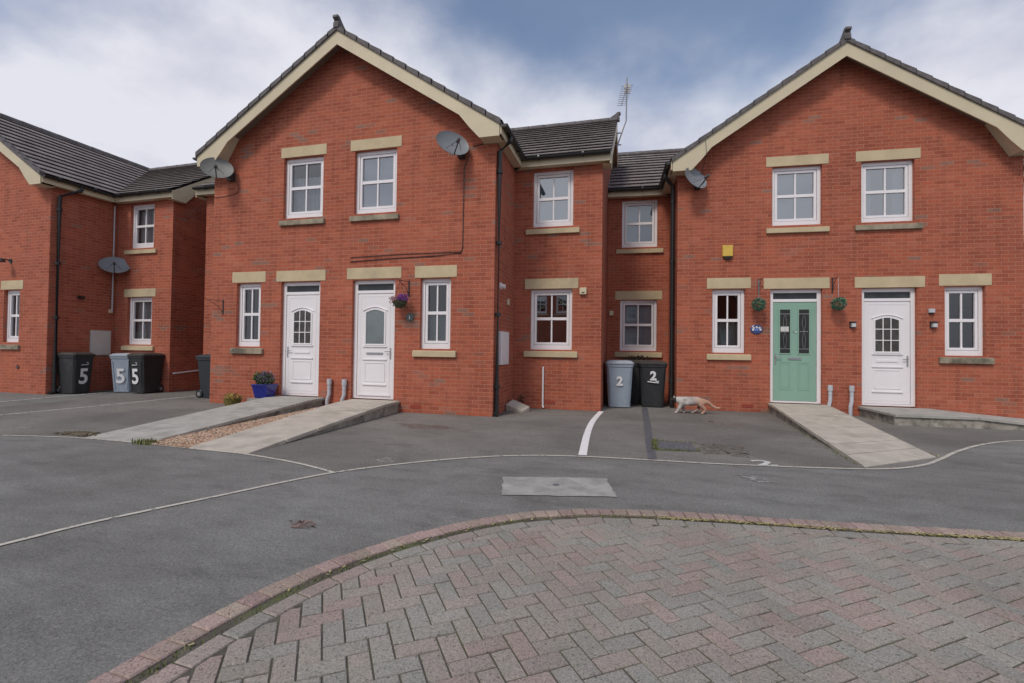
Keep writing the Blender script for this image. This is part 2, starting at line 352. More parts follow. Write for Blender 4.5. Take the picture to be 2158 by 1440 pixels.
for i in range(-20, 20):
    for j in range(-20, 20): g.face([(i*st, j*st, 0), (i*st+st, j*st, 0), (i*st+st, j*st+st, 0), (i*st, j*st+st, 0)])
kind(g.build('road', asphalt_mat('asphalt_road', (.222, .222, .212), (.158, .155, .146), 1)))
SL, SL2, SK = spline(LINE), spline(LINE2), spline(KERB)
# parking bays behind the line
pk = MB(); i2 = [i for i, p in enumerate(SL) if (p-Vector((-2.868, 4.153))).length < .05][0]
edge = SL2[:-1]+SL[i2:]
for a, b in zip(edge[:-1], edge[1:]):
    if b.x > a.x: pk.face([(a.x, a.y, .004), (b.x, b.y, .004), (b.x, 16, .004), (a.x, 16, .004)])
kind(pk.build('parking_bay', asphalt_mat('asphalt_bay', (.140, .134, .123), (.225, .215, .197), 1.3)))
kind(ribbon(MB(), SL, -.022, .022, .0065).build('edging_line', LINEM))
kind(ribbon(MB(), [p for p in SL2 if p.x > -8.3], -.02, .02, .0068).build('edging_line', LINEM))
wl = MB(); ribbon(wl, spline([(-.60, 9.9), (-.66, 8.5), (-.64, 7.2), (-.56, 5.68)]), -.05, .05, .010); kind(wl.build('bay_marking', WHITEP))
for P in ([(-10.9, 1.5), (-10.58, 5.76), (-10.475, 7.18), (-10.45, 9.6)], [(-12.7, 5.6), (-12.96, 7.05), (-13.1, 8.2), (-13.2, 9.66)]):
    kind(ribbon(MB(), spline(P), -.035, .035, .010).build('bay_marking', THINW))
def text_mesh(s, size, extr=0.0, bold=0.0):
    cu = bpy.data.curves.new('txt', 'FONT'); cu.body = s; cu.size = size; cu.extrude = extr; cu.offset = bold; cu.align_x = 'CENTER'; cu.resolution_u = 4
    o = bpy.data.objects.new('txt', cu); C.objects.link(o)
    dg = bpy.context.evaluated_depsgraph_get(); me = bpy.data.meshes.new_from_object(o.evaluated_get(dg)); bpy.data.objects.remove(o); return me
def text(s, size, name, mt, parent, M, extr=0.0, bold=0.0):
    me = text_mesh(s, size, extr, bold); me.transform(M); me.materials.clear(); me.materials.append(mt); me.name = name
    o = bpy.data.objects.new(name, me); C.objects.link(o); o.parent = parent; return o
def tag_ground(o, n): o.name = n; return kind(o)
tag_ground(text('2', .36, 'bay_number', THINW, None, Matrix.Translation((1.47, 5.79, .011)) @ Matrix.Rotation(R(8), 4, 'Z') @ Matrix.Diagonal((1.35, .95, 1, 1)), bold=.008), 'bay_number')
def patch(name, pts, z, mt, seg=10, jit=.02):
    P = []
    for i in range(len(pts)):
        a, b = Vector(pts[i]), Vector(pts[(i+1) % len(pts)])
        for k in range(seg): P.append(a.lerp(b, k/seg)+Vector((rnd.uniform(-jit, jit), rnd.uniform(-jit, jit))))
    c = sum(P, Vector((0, 0)))/len(P); mb = MB()
    for i in range(len(P)): mb.face([(*c, z), (*P[i], z), (*P[(i+1) % len(P)], z)])
    return kind(mb.build(name, mt))
CONC = mat('worn_concrete', (.345, .34, .315), .9, .2, 6, .3, 80, dirt=((.235, .235, .225), 4, .45, .70))
patch('concrete_slab', [(-1.21, 4.50), (-.237, 4.74), (-.11, 4.16), (-1.08, 3.93)], .0065, CONC, 10, .012)
patch('worn_patch', [(-2.84, 4.86), (-2.6, 4.88), (-2.50, 4.72), (-2.72, 4.68)], .0062, PALE)
patch('worn_patch', [(1.05, 5.28), (1.22, 5.28), (1.38, 5.02), (1.15, 5.02)], .0062, PALE)
patch('worn_patch', [(-8.9, 4.90), (-8.65, 4.90), (-8.6, 5.05), (-8.85, 5.05)], .0062, PALE)
patch('mud_stain', [(1.2, 9.2), (1.5, 9.2), (1.95, 8.85), (1.6, 8.7)], .0068, paint_mat('pinkish_dust', (.28, .22, .19), .52), 8, .06)
patch('mud_stain', [(-3.8, 7.15), (-3.0, 7.2), (-2.6, 6.95), (-3.3, 6.8)], .0068, paint_mat('reddish_stain', (.21, .135, .115), .52), 8, .06)
patch('mud_stain', [(.9, 6.9), (1.5, 6.8), (1.35, 6.2), (.85, 6.25)], .0068, paint_mat('brown_stain', (.15, .125, .10), .53), 8, .08)
patch('mud_stain', [(-2.38, 2.93), (-2.2, 2.95), (-2.1, 2.86), (-2.25, 2.81)],   .0062, paint_mat('red_brown_stain', (.21, .15, .13), .47), 8, .02)
patch('tar_strip', [(.225, 10.9), (.345, 10.9), (.29, 5.72), (.185, 5.72)], .0095, mat('tar_band', (.105, .108, .122), .6, .3, 12), 10, .006)

# kerb of red blocks round the block paving, and the herringbone field itself
def rblock(mb, q, z0, z1, col, b=.006):
    c = sum(q, Vector((0, 0)))/len(q); T = [p+(c-p).normalized()*b*1.3 for p in q]
    mb.face([(*p, z1) for p in T], col=col)
    for i in range(len(q)):
        j = (i+1) % len(q)
        mb.face([(*q[i], z1-b), (*q[j], z1-b), (*T[j], z1), (*T[i], z1)], col=col); mb.face([(*q[i], z0), (*q[j], z0), (*q[j], z1-b), (*q[i], z1-b)], col=col)
def along(S, step, gap, w0, w1, z0, z1, colf, name):
    mb = MB(); D = [0]
    for a, b in zip(S[:-1], S[1:]): D.append(D[-1]+(b-a).length)
    def at(d, off):
        d = max(0, min(D[-1]-1e-4, d)); i = max(k for k in range(len(D)) if D[k] <= d); i = min(i, len(S)-2)
        t = (d-D[i])/max(1e-6, D[i+1]-D[i]); p = S[i].lerp(S[i+1], t); q = (S[min(i+2, len(S)-1)]-S[max(0, i-1)]).normalized(); return p+Vector((q.y, -q.x))*off
    d = 0
    while d < D[-1]-step:
        l = step*rnd.uniform(.97, 1.03); a, b = d+gap/2, d+l-gap/2; j = rnd.uniform(-.004, .004)
        rblock(mb, [at(a, w1+j), at(b, w1+j), at(b, w0+j), at(a, w0+j)], z0, z1+rnd.uniform(-.002, .003), colf()); d += l
    return mb
red = lambda: (lambda k: (.355*k, .265*k*rnd.uniform(.95, 1.06), .235*k))(rnd.uniform(.85, 1.12))
pav = lambda: (lambda k: rnd.choice([(.360*k, .316*k, .280*k), (.365*k, .310*k, .278*k), (.382*k, .302*k, .272*k), (.348*k, .320*k, .286*k), (.355*k, .314*k, .278*k), (.338*k, .316*k, .286*k)]))(rnd.uniform(.80, .90))
BLK = bpy.data.materials.new('paving_block'); BLK.use_nodes = True
def _blk():
    t = BLK.node_tree; b = t.nodes['Principled BSDF']; L = t.links.new; b.inputs['Roughness'].default_value = .9; b.inputs['Specular IOR Level'].default_value = .25
    a = N(t, 'ShaderNodeAttribute', attribute_name='Col'); tc = N(t, 'ShaderNodeTexCoord')
    vo = N(t, 'ShaderNodeTexVoronoi', inp={'Scale': 240}); L(tc.outputs['Object'], vo.inputs['Vector']); s = N(t, 'ShaderNodeSeparateColor'); L(vo.outputs['Color'], s.inputs[0])
    m1 = N(t, 'ShaderNodeMapRange', inp={1: 0, 2: 1, 3: .72, 4: 1.28}); L(s.outputs[0], m1.inputs[0])
    v2 = N(t, 'ShaderNodeTexNoise', inp={'Scale': 70, 'Detail': 3}); L(tc.outputs['Object'], v2.inputs['Vector']); m2 = N(t, 'ShaderNodeMapRange', inp={1: .30, 2: .42, 3: .45, 4: 1}); L(v2.outputs[0], m2.inputs[0])
    n = N(t, 'ShaderNodeTexNoise', inp={'Scale': 1.2, 'Detail': 5}); L(tc.outputs['Object'], n.inputs['Vector']); m3 = N(t, 'ShaderNodeMapRange', inp={1: .3, 2: .7, 3: .88, 4: 1.12}); L(n.outputs[0], m3.inputs[0])
    p = N(t, 'ShaderNodeMath', operation='MULTIPLY'); L(m1.outputs[0], p.inputs[0]); L(m2.outputs[0], p.inputs[1]); q = N(t, 'ShaderNodeMath', operation='MULTIPLY'); L(p.outputs[0], q.inputs[0]); L(m3.outputs[0], q.inputs[1])
    n5 = N(t, 'ShaderNodeTexNoise', inp={'Scale': 9, 'Detail': 4, 'Roughness': .6}); L(tc.outputs['Object'], n5.inputs['Vector']); m5 = N(t, 'ShaderNodeMapRange', inp={1: .40, 2: .60, 3: 0, 4: 1}); L(n5.outputs[0], m5.inputs[0])
    gm = N(t, 'ShaderNodeMix', data_type='RGBA', blend_type='MULTIPLY'); L(m5.outputs[0], gm.inputs[0]); L(a.outputs['Color'], gm.inputs[6]); gm.inputs[7].default_value = (.955, 1.0, .98, 1)
    sc = N(t, 'ShaderNodeVectorMath', operation='SCALE'); L(gm.outputs[2], sc.inputs[0]); L(q.outputs[0], sc.inputs['Scale']); L(sc.outputs[0], b.inputs['Base Color'])
    bp = N(t, 'ShaderNodeBump', inp={'Strength': .5, 'Distance': .003}); L(s.outputs[0], bp.inputs['Height']); L(bp.outputs[0], b.inputs['Normal'])
_blk()
kind(along(SK, .106, .007, 0, .112, -.01, .036, red, 'kerb').build('kerb', BLK))
BORD = offset(SK, .172)
kind(along(BORD, .195, .007, 0, .095, -.01, .028, pav, 'b').build('paving_border', BLK))
FB = offset(SK, .273)[::3]
def inside_clip(poly):
    cx = sum(p[0] for p in poly)/len(poly); cy = sum(p[1] for p in poly)/len(poly)
    best = min(range(len(FB)-1), key=lambda i: ((FB[i]+FB[i+1])/2-Vector((cx, cy))).length)
    for i in range(max(0, best-2), min(len(FB)-1, best+3)):
        a, b = FB[i], FB[i+1]; t = (b-a).normalized(); n = (-t.y, t.x)      # outward = left of travel
        poly = clip(poly, n, n[0]*a.x+n[1]*a.y)
        if len(poly) < 3: return []
    return poly
bl = MB(); ang = R(36); ca, sa = math.cos(ang), math.sin(ang); U = .090; G = .0036
for i in range(-85, 85):
    for j in range(-85, 85):
        k = (i-j) % 4
        if k == 0: rr = (i, j, i+2, j+1)
        elif k == 3: rr = None
        else: rr = None
        if (i-j) % 4 == 0: cells = [(i, j, 2, 1), (i, j+1, 1, 2)]
        else: continue
        for (a, b, wq, hq) in cells:
            q = [(a*U+G, b*U+G), ((a+wq)*U-G, b*U+G), ((a+wq)*U-G, (b+hq)*U-G), (a*U+G, (b+hq)*U-G)]
            q = [(1.2+x*ca-y*sa, 1.9+x*sa+y*ca) for x, y in q]
            cx, cy = q[0]
            if not (-2.2 < cx < 5.6 and .2 < cy < 4.3): continue
            q = inside_clip(q)
            if len(q) < 3: continue
            A = abs(sum(q[m][0]*q[(m+1) % len(q)][1]-q[(m+1) % len(q)][0]*q[m][1] for m in range(len(q))))/2
            if A < .0012: continue
            rblock(bl, [Vector(p) for p in q], -.01, .028+rnd.uniform(-.002, .002), pav(), .004)
kind(bl.build('block_paving', BLK))
jn = MB(); inner = offset(SK, .10)
for a, b in zip(inner[:-1], inner[1:]):
    if b.x > a.x+1e-4: jn.face([(a.x, a.y, .022), (b.x, b.y, .022), (b.x, -3.4, .022), (a.x, -3.4, .022)][::-1])
JOINT = mat('joint_sand', (.095, .085, .068), .95, .35, 9, .3, 90, dirt=((.10, .115, .045), 3.2, .5, .7))
kind(jn.build('joint_sand', JOINT))
# grass, moss and dry bits in the joint behind the kerb
gr = MB(); SG = offset(SK, .140); greens = [(.10, .13, .03), (.14, .16, .04), (.08, .10, .025), (.17, .17, .06)]; straw = [(.40, .33, .14), (.34, .29, .13), (.45, .40, .20), (.25, .20, .09)]
def blade(mb, x, y, z, h, cols, lean=.8):
    a = rnd.uniform(0, 6.28); w_ = h*.18; d = Vector((math.cos(a), math.sin(a), 0)); n_ = Vector((-d.y, d.x, 0)); p = Vector((x, y, z)); t = p+Vector((0, 0, h))+d*h*lean*rnd.uniform(.2, 1)
    mb.face([p-n_*w_, p+n_*w_, t], col=rnd.choice(cols))
for i in range(len(SG)-1):
    p, q = SG[i], SG[i+1]; 
    if p.y < 1.0 or p.x > 4.5: continue
    dens = .5+.5*math.sin(i*.37)*math.sin(i*.11+1); right = p.x > .2
    for _ in range(int((q-p).length*(520 if right else 300)*(.4+dens))):
        s_ = p.lerp(q, rnd.random()); x, y = s_.x+rnd.gauss(0, .015), s_.y+rnd.gauss(0, .015)
        if rnd.random() < (.5 if right else .06):
            a = rnd.uniform(0, 3.14); l = rnd.uniform(.005, .012); d = Vector((math.cos(a), math.sin(a), rnd.uniform(-.2, .3)))*l; e = Vector((-d.y, d.x, 0))*.5
            o_ = Vector((x, y, .034)); gr.face([o_-d-e, o_+d-e, o_+d+e, o_-d+e], col=rnd.choice(straw))
        else: blade(gr, x, y, .022, rnd.uniform(.008, .020), greens)
for _ in range(260): blade(gr, .31+rnd.gauss(0, .025), rnd.uniform(6.25, 6.95), .006, rnd.uniform(.02, .045), greens)
for _ in range(300): x = rnd.uniform(.31, .85); blade(gr, x, (6.25+.2*(x-.31) if rnd.random() < .6 else 6.9)+rnd.gauss(0, .02), .006, rnd.uniform(.015, .035), greens)
for _ in range(160): blade(gr, -5.95+rnd.gauss(0, .07), 4.68+rnd.gauss(0, .05), .006, rnd.uniform(.03, .07), greens)
for _ in range(200): t = rnd.random(); blade(gr, 2.45+.23*t+rnd.gauss(0, .02), 6.1+3.2*t, .006, rnd.uniform(.012, .03), greens)
for _ in range(200): t = rnd.random(); blade(gr, 3.62+.05*t+rnd.gauss(0, .03), 6.9+1.6*t, .006, rnd.uniform(.012, .03), greens+straw)
kind(gr.build('grass', FOL), 'stuff')
dz = MB()
for _ in range(260):
    x, y = -7.4+rnd.gauss(0, .16), 4.9+rnd.gauss(0, .05); s_ = rnd.uniform(.012, .035); dz.lathe([(0, -s_*.4), (s_, 0), (s_*.6, s_*.5), (0, s_*.6)], (x, y, .01), 5, col=rnd.choice([(.10, .075, .05), (.06, .055, .03), (.16, .13, .08)]))
kind(dz.build('soil_and_moss', ATT), 'stuff')
# metal manhole plate
t = tag(bpy.data.objects.new('manhole_cover', None), 'dark rectangular manhole cover edged with moss beside the tar strip', 'manhole cover'); C.objects.link(t); t.location = (.56, 6.58, .012)
MH = mat('cast_iron', (.12, .125, .14), .6, .3, 20, .4, 60)
part(MB().box(-.25, .23, -.27, .27, -.01, .006), 'frame', MH, t)
p_ = MB().box(-.22, .20, -.24, .24, .006, .010)
for i in range(7):
    for j in range(8): p_.box(-.20+i*.058, -.175+i*.058, -.22+j*.058, -.20+j*.058, .010, .013)
part(p_, 'plate', MH, t)
t = tag(MB().lathe([(0, .010), (.028, .010), (.032, .0068)], (-.67, 4.36, 0), 14).build('stop_tap_cover', MH), 'small round iron stop tap cover in the middle of the pale concrete slab', 'tap cover')

# ---------------------------------------------------------------- houses
EZ, SLP = 5.36, .66      # roof surface height at the eave line (0.17 beyond the wall) and slope
OV, SB, DEP = .17, 1.52, 7.9
def wall(mb, pts_fn, x0, x1, z0, zt, holes, y, rev, top):
    """facade in the plane y (facing -y); holes (x0,x1,z0,z1); top(x) gives the rake height"""
    xs = sorted({x0, x1, *[h[0] for h in holes], *[h[1] for h in holes]}); zs = sorted({z0, zt, *[h[2] for h in holes], *[h[3] for h in holes]})
    apex = [x for x, _ in top]; 
    for c in apex:
        if x0 < c < x1: xs = sorted({*xs, c})
    def th(x):
        for (a, za), (b, zb) in zip(top[:-1], top[1:]):
            if a-1e-6 <= x <= b+1e-6: return za+(zb-za)*(x-a)/(b-a)
        return zt
    for a, b in zip(xs[:-1], xs[1:]):
        for c, d in zip(zs[:-1], zs[1:]):
            mx, mz = (a+b)/2, (c+d)/2
            if any(h[0] < mx < h[1] and h[2] < mz < h[3] for h in holes): continue
            ta, tb = th(a), th(b); sl_ = (tb-ta)/(b-a); poly = [(a, c), (b, c), (b, d), (a, d)]
            poly = clip(poly, (-sl_, 1), ta-sl_*a)
            if len(poly) >= 3: mb.face([pts_fn(px, y, pz) for px, pz in poly])
    for h in holes:
        A, B, c, d = h
        for q in (((A, c), (A, d)), ((B, d), (B, c)), ((A, d), (B, d)), ((B, c), (A, c))):
            (xa, za), (xb, zb) = q; mb.face([pts_fn(xa, y, za), pts_fn(xb, y, zb), pts_fn(xb, y+rev, zb), pts_fn(xa, y+rev, za)])
ID = lambda x, y, z: (x, y, z)
def roof_sheet(mb, P0, eu, ev, L, V, expo=.32, lift=.048, drop=None):
    """stepped courses of tiles; P0 = eave start, eu along the eave, ev up the slope"""
    P0, eu, ev = Vector(P0), Vector(eu).normalized(), Vector(ev).normalized(); n = eu.cross(ev).normalized()
    if n.z < 0: n = -n
    k = int(math.ceil(V/expo)); 
    for i in range(k):
        v0, v1 = i*expo, min(V, (i+1)*expo)
        a, b = P0+ev*v0+n*lift, P0+ev*v0+n*lift+eu*L; c, d = P0+ev*(v1+.02)+n*.004+eu*L, P0+ev*(v1+.02)+n*.004
        c, d = P0+ev*min(V, v1+.10)+n*(-.004)+eu*L, P0+ev*min(V, v1+.10)+n*(-.004)
        mb.face([a, b, c, d], uv=[(0, i+.02), (L, i+.02), (L, i+.98), (0, i+.98)])
        a2, b2 = a-n*.017, b-n*.017
        mb.face([a2, b2, b, a], uv=[(0, i+.02), (L, i+.02), (L, i+.05), (0, i+.05)])
    a, b, c, d = P0-n*.03, P0-n*.03+eu*L, P0-n*.03+eu*L+ev*V, P0-n*.03+ev*V
    mb.face([d, c, b, a], uv=[(0, 0), (L, 0), (L, 1), (0, 1)])
def gutter(mb, a, b, r=.057):
    a, b = Vector(a), Vector(b); t = (b-a).normalized(); s_ = t.cross(Vector((0, 0, 1)))
    for rr, flip in ((r, 0), (r*.86, 1)):
        prev = None
        for k in range(9):
            th = math.pi*k/8; off = s_*math.cos(th)*rr-Vector((0, 0, 1))*math.sin(th)*rr
            if prev is not None:
                f = [a+prev, b+prev, b+off, a+off]; mb.face(f if not flip else f[::-1])
            prev = off
    for p in (a, b):
        mb.face([p+s_*math.cos(math.pi*k/8)*r-Vector((0, 0, 1))*math.sin(math.pi*k/8)*r for k in range(9)])
    n = int((b-a).length/1.0)
    for i in range(n+1):
        c = a.lerp(b, (i+.4)/(n+1))-Vector((0, 0, .012)); mb.tube([c-t*.02, c+t*.02], r*1.03, 10)
def downpipe(mb, top, elbow, bottom, r=.045):
    mb.tube([top, (top[0], top[1], top[2]-.08), elbow, bottom], r, 10)
    z = bottom[2]+.5
    while z < elbow[2]-.1:
        mb.tube([(elbow[0], elbow[1], z-.03), (elbow[0], elbow[1], z+.03)], r*1.3, 10); z += 1.35
    mb.tube([(bottom[0], bottom[1], bottom[2]+.0), (bottom[0], bottom[1]-.10, bottom[2]-.04)], r, 8)
def window(root, x, z0, w_, h, y=0, small=False, sill=None, lint=None, curtain=None, glass=None, sillw=.14, lintw=.14, label=None):
    """casement window with one bar each way; a part of the house, hung in a reveal 0.075 deep"""
    y0 = y+.075; fr = MB(); c = x+w_/2
    fw = .066
    fr.box(x, x+fw, y0, y0+.06, z0, z0+h); fr.box(x+w_-fw, x+w_, y0, y0+.06, z0, z0+h); fr.box(x+fw, x+w_-fw, y0, y0+.06, z0+h-fw, z0+h); fr.box(x+fw, x+w_-fw, y0, y0+.06, z0, z0+.100)
    f = part(fr, 'window', UPVC, root, label, bevel=.004)
    a, b, lo, hi = x+fw+.009, x+w_-fw-.009, z0+.100+.009, z0+h-fw-.009; s_ = MB(); q = .048; yy = y0+.010
    for bx in ((a, a+q, lo, hi), (b-q, b, lo, hi), (a+q, b-q, hi-q, hi), (a+q, b-q, lo, lo+q)): s_.box(bx[0], bx[1], yy, yy+.05, bx[2], bx[3])
    part(s_, 'sash', UPVC, f, bevel=.004)
    s_ = MB(); mz = (lo+hi)/2
    s_.box(a+q, b-q, yy+.006, yy+.04, mz-.030, mz+.030); s_.box(c-.015, c+.015, yy+.014, yy+.04, lo+q, mz-.030); s_.box(c-.015, c+.015, yy+.014, yy+.04, mz+.030, hi-q)
    part(s_, 'glazing_bar', UPVC, f)
    part(MB().box(x+.05, x+w_-.05, y0+.030, y0+.034, z0+.09, z0+h-.05), 'gasket', GASKET, f) if False else None
    gk = MB()
    for bx in ((x+fw, a, z0+.100, z0+h-fw), (b, x+w_-fw, z0+.100, z0+h-fw), (a, b, hi, z0+h-fw), (a, b, z0+.100, lo)): gk.box(bx[0], bx[1], y0+.032, y0+.05, bx[2], bx[3])
    part(gk, 'gasket', GASKET, f)
    g_ = MB(); 
    g_.face([(a+q, yy+.036, lo+q), (b-q, yy+.036, lo+q), (b-q, yy+.036, hi-q), (a+q, yy+.036, hi-q)]); part(g_, 'pane', glass or GLASS, f)
    r_ = MB(); X0, X1, Y0, Y1, Z0, Z1 = x-.25, x+w_+.25, y0+.058, y0+1.3, z0-.25, z0+h+.1
    r_.face([(X0, Y1, Z0), (X1, Y1, Z0), (X1, Y1, Z1), (X0, Y1, Z1)]); r_.face([(X0, Y0, Z0), (X0, Y1, Z0), (X0, Y1, Z1), (X0, Y0, Z1)]); r_.face([(X1, Y0, Z0), (X1, Y0, Z1), (X1, Y1, Z1), (X1, Y1, Z0)])
    r_.face([(X0, Y0, Z1), (X0, Y1, Z1), (X1, Y1, Z1), (X1, Y0, Z1)]); r_.face([(X0, Y0, Z0), (X1, Y0, Z0), (X1, Y1, Z0), (X0, Y1, Z0)])
    for bx in ((X0, x+.01, Z0, Z1), (x+w_-.01, X1, Z0, Z1)): r_.face([(bx[0], Y0, Z0), (bx[1], Y0, Z0), (bx[1], Y0, Z1), (bx[0], Y0, Z1)])
    part(r_, 'room', ROOM, f)
    if curtain:
        cm = MB(); yc = y0+.16; kind_, cov = curtain
        def cur(xa, xb, za, zb, amp=.012, wl=.045):
            n = max(2, int((xb-xa)/wl*4)); pr = None
            for i in range(n+1):
                xx = xa+(xb-xa)*i/n; p = (xx, yc+amp*math.sin(i*1.57+math.sin(i)), 0)
                if pr: cm.face([(pr[0], pr[1], za), (p[0], p[1], za), (p[0], p[1], zb), (pr[0], pr[1], zb)])
                pr = p
        if kind_ == 'net': cur(x+.04, x+w_-.04, z0+.05, z0+h*cov)
        elif kind_ == 'sides': cur(x+.03, x+w_*.30, z0, z0+h-.03); cur(x+w_*.70, x+w_-.03, z0, z0+h-.03)
        elif kind_ == 'right': cur(x+w_*.72, x+w_-.03, z0, z0+h-.03)
        elif kind_ == 'blind': cm.box(x+.04, x+w_-.04, yc, yc+.01, z0+h*(1-cov), z0+h-.02)
        part(cm, 'blind' if kind_ == 'blind' else 'curtain', BLIND if kind_ == 'blind' else NET, f)
    if sill:
        zs0, zs1, mt_ = sill; sb_ = MB(); sb_.hull8([(x-sillw, y-.055, zs0), (x+w_+sillw, y-.055, zs0), (x-sillw, y+.08, zs0), (x+w_+sillw, y+.08, zs0), (x-sillw, y-.055, zs1-.03), (x+w_+sillw, y-.055, zs1-.03), (x-sillw, y+.08, zs1), (x+w_+sillw, y+.08, zs1)])
        part(sb_, 'sill', mt_, f, bevel=.006)
    if lint: part(MB().box(x-lintw, x+w_+lintw, y-.010, y+.072, lint[0], lint[1]), 'lintel', STONE, f, bevel=.004)
    return (x, x+w_, z0, z0+h)
def arch(x0, x1, z0, zs, rise, n=8):
    P = [(x0, z0), (x1, z0), (x1, zs)]
    for i in range(1, n): t = i/n; P.append((x1+(x0-x1)*t, zs+rise*math.sin(math.pi*t)))
    return P+[(x0, zs)]
def door(root, x, z0, w_, h, style, hinge='right', lint=None, lw=.13, label=None, y=0):
    y0 = y+.075; M_ = DOORG if style == 'green' else DOORW; j = .075; zt = z0+h; tz0 = zt-.205; tz1 = zt-.075
    f = MB(); f.box(x, x+j, y0, y0+.07, z0, zt); f.box(x+w_-j, x+w_, y0, y0+.07, z0, zt); f.box(x+j, x+w_-j, y0, y0+.07, tz1, zt); f.box(x+j, x+w_-j, y0, y0+.07, tz0-.06, tz0); f.box(x+j, x+w_-j, y0, y0+.07, z0, z0+.035)
    D = part(f, 'door', UPVC, root, label, bevel=.004)
    part(MB().box(x+j, x+w_-j, y0+.03, y0+.035, tz0, tz1), 'fanlight', mat('fanlight_glass', (.035, .04, .045), .25, .5, 3, spec=.35), D)
    a, b, lo, hi = x+j+.008, x+w_-j-.008, z0+.04, tz0-.065; W_ = b-a; yl = y0+.012; l = MB(); l.box(a, b, yl, yl+.045, lo, hi)
    part(l, 'leaf', M_, D, bevel=.003)
    bl_ = MB(); bl_.box(x+j, x+w_-j, y0+.03, y0+.05, z0+.035, lo); bl_.box(x+j, a, y0+.03, y0+.05, lo, hi); bl_.box(b, x+w_-j, y0+.03, y0+.05, lo, hi); bl_.box(a, b, y0+.03, y0+.05, hi, tz0-.06); part(bl_, 'door_seal', GASKET, D)
    Z = lambda m_: z0+m_
    tr = MB()
    def ring(x0, x1, za, zb, t=.022, d=.010):
        tr.box(x0, x1, yl-d, yl+.002, za, za+t); tr.box(x0, x1, yl-d, yl+.002, zb-t, zb); tr.box(x0, x0+t, yl-d, yl+.002, za+t, zb-t); tr.box(x1-t, x1, yl-d, yl+.002, za+t, zb-t)
    if style == 'green':
        for (p0, p1) in ((.085+.14*0, .0), ): pass
        for c0 in (.16*W_+a, .60*W_+a):
            c1 = c0+.235*W_
            part(MB().box(c0, c1, yl-.003, yl+.01, Z(1.04), Z(1.96)), 'glass_panel', mat('dark_leaded_glass', (.022, .022, .022), .2, .5, 6, spec=.4), D)
            lead = MB(); cx = (c0+c1)/2; hz_ = lambda s_: Z(1.04)+s_*.92
            for sgn in (-1, 1):
                lead.tube([(cx+sgn*.012, yl-.006, hz_(.12)), (cx+sgn*.035, yl-.006, hz_(.3)), (cx+sgn*.006, yl-.006, hz_(.5)), (cx+sgn*.035, yl-.006, hz_(.7)), (cx+sgn*.012, yl-.006, hz_(.88))], .0035, 5)
            lead.box(cx-.08, cx+.08, yl-.008, yl-.003, hz_(.495), hz_(.505)); lead.box(c0, c1, yl-.008, yl-.003, hz_(.895), hz_(.905)); lead.box(c0, c1, yl-.008, yl-.003, hz_(.095), hz_(.105))
            part(lead, 'leading', CHROME, D)
            ring(c0-.025, c1+.025, Z(1.015), Z(1.985), .025); ring(c0-.015, c1+.015, Z(.27), Z(.86), .018, .007); ring(c0+.02, c1-.02, Z(.32), Z(.81), .010, .004)
        part(MB().box(a+.35*W_, a+.66*W_, yl-.012, yl, Z(.90), Z(.95)), 'letterbox', CHROME, D, bevel=.003)
        k = MB(); k.lathe([(0, -.01), (.028, -.01), (.032, 0)], (a+.5*W_, yl, Z(1.53)), 14, Matrix.Rotation(R(90), 4, 'X')); k.tube([(a+.5*W_-.03, yl-.02, Z(1.53)), (a+.5*W_-.028, yl-.022, Z(1.49)), (a+.5*W_, yl-.024, Z(1.465)), (a+.5*W_+.028, yl-.022, Z(1.49)), (a+.5*W_+.03, yl-.02, Z(1.53))], .006, 6); part(k, 'knocker', CHROME, D)
        part(MB().box(a+.175*W_, a+.365*W_, yl-.007, yl-.0035, Z(1.49), Z(1.60)), 'notice', mat('paper_card', (.62, .62, .60), .8), D, 'white card notice stuck inside the left glass panel')
    else:
        x0, x1 = a+.24*W_, a+.76*W_; P = arch(x0, x1, Z(1.10), Z(1.73), .055)
        gm = MB(); gm.prism([(px, yl-.002, pz) for px, pz in P], (0, .01, 0)); part(gm, 'glass_panel', FROST if style == 'plain' else mat('bronze_glass', (.055, .052, .047), .2, .5, 7, spec=.45), D)
        PO = arch(x0-.03, x1+.03, Z(1.07), Z(1.74), .075)
        for i in range(len(P)):
            k2 = (i+1) % len(P)
            if len(PO) == len(P):
                A_, B_, C_, D_ = P[i], P[k2], PO[k2], PO[i]
                tr.hull8([(A_[0], yl-.014, A_[1]), (B_[0], yl-.014, B_[1]), (A_[0], yl+.002, A_[1]), (B_[0], yl+.002, B_[1]), (D_[0], yl-.014, D_[1]), (C_[0], yl-.014, C_[1]), (D_[0], yl+.002, D_[1]), (C_[0], yl+.002, C_[1])])
        # raised eyebrow over the arch
        EB = [(x0-.07+(x1-x0+.14)*i/10, Z(1.77)+.075*math.sin(math.pi*i/10)) for i in range(11)]
        tr.tube([(px, yl-.008, pz) for px, pz in EB], .012, 6)
        if style == 'grid':
            gb = MB()
            for i in (1, 2):
                xx = x0+(x1-x0)*i/3; gb.box(xx-.008, xx+.008, yl-.010, yl-.002, Z(1.10), Z(1.775))
                zz = Z(1.10)+.68*i/3; gb.box(x0, x1, yl-.0095, yl-.002, zz-.008, zz+.008)
            part(gb, 'glazing_bar', UPVC, D)
        tr.box(x0-.06, x1+.06, yl-.022, yl+.002, Z(1.035), Z(1.06)); tr.box(x0-.06, x1+.06, yl-.020, yl+.002, Z(.775), Z(.80)); tr.box(x0-.06, x1+.06, yl-.022, yl+.002, Z(.27), Z(.295))
        ring(x0-.02, x1+.02, Z(.34), Z(.73), .018, .008)
        part(MB().box(x0+.02, x1-.02, yl-.012, yl, Z(.885), Z(.93)), 'letterbox', CHROME if style == 'plain' else UPVC, D, bevel=.003)
        ring(a+.06, b-.06, lo+.06, hi-.05, .010, .004)
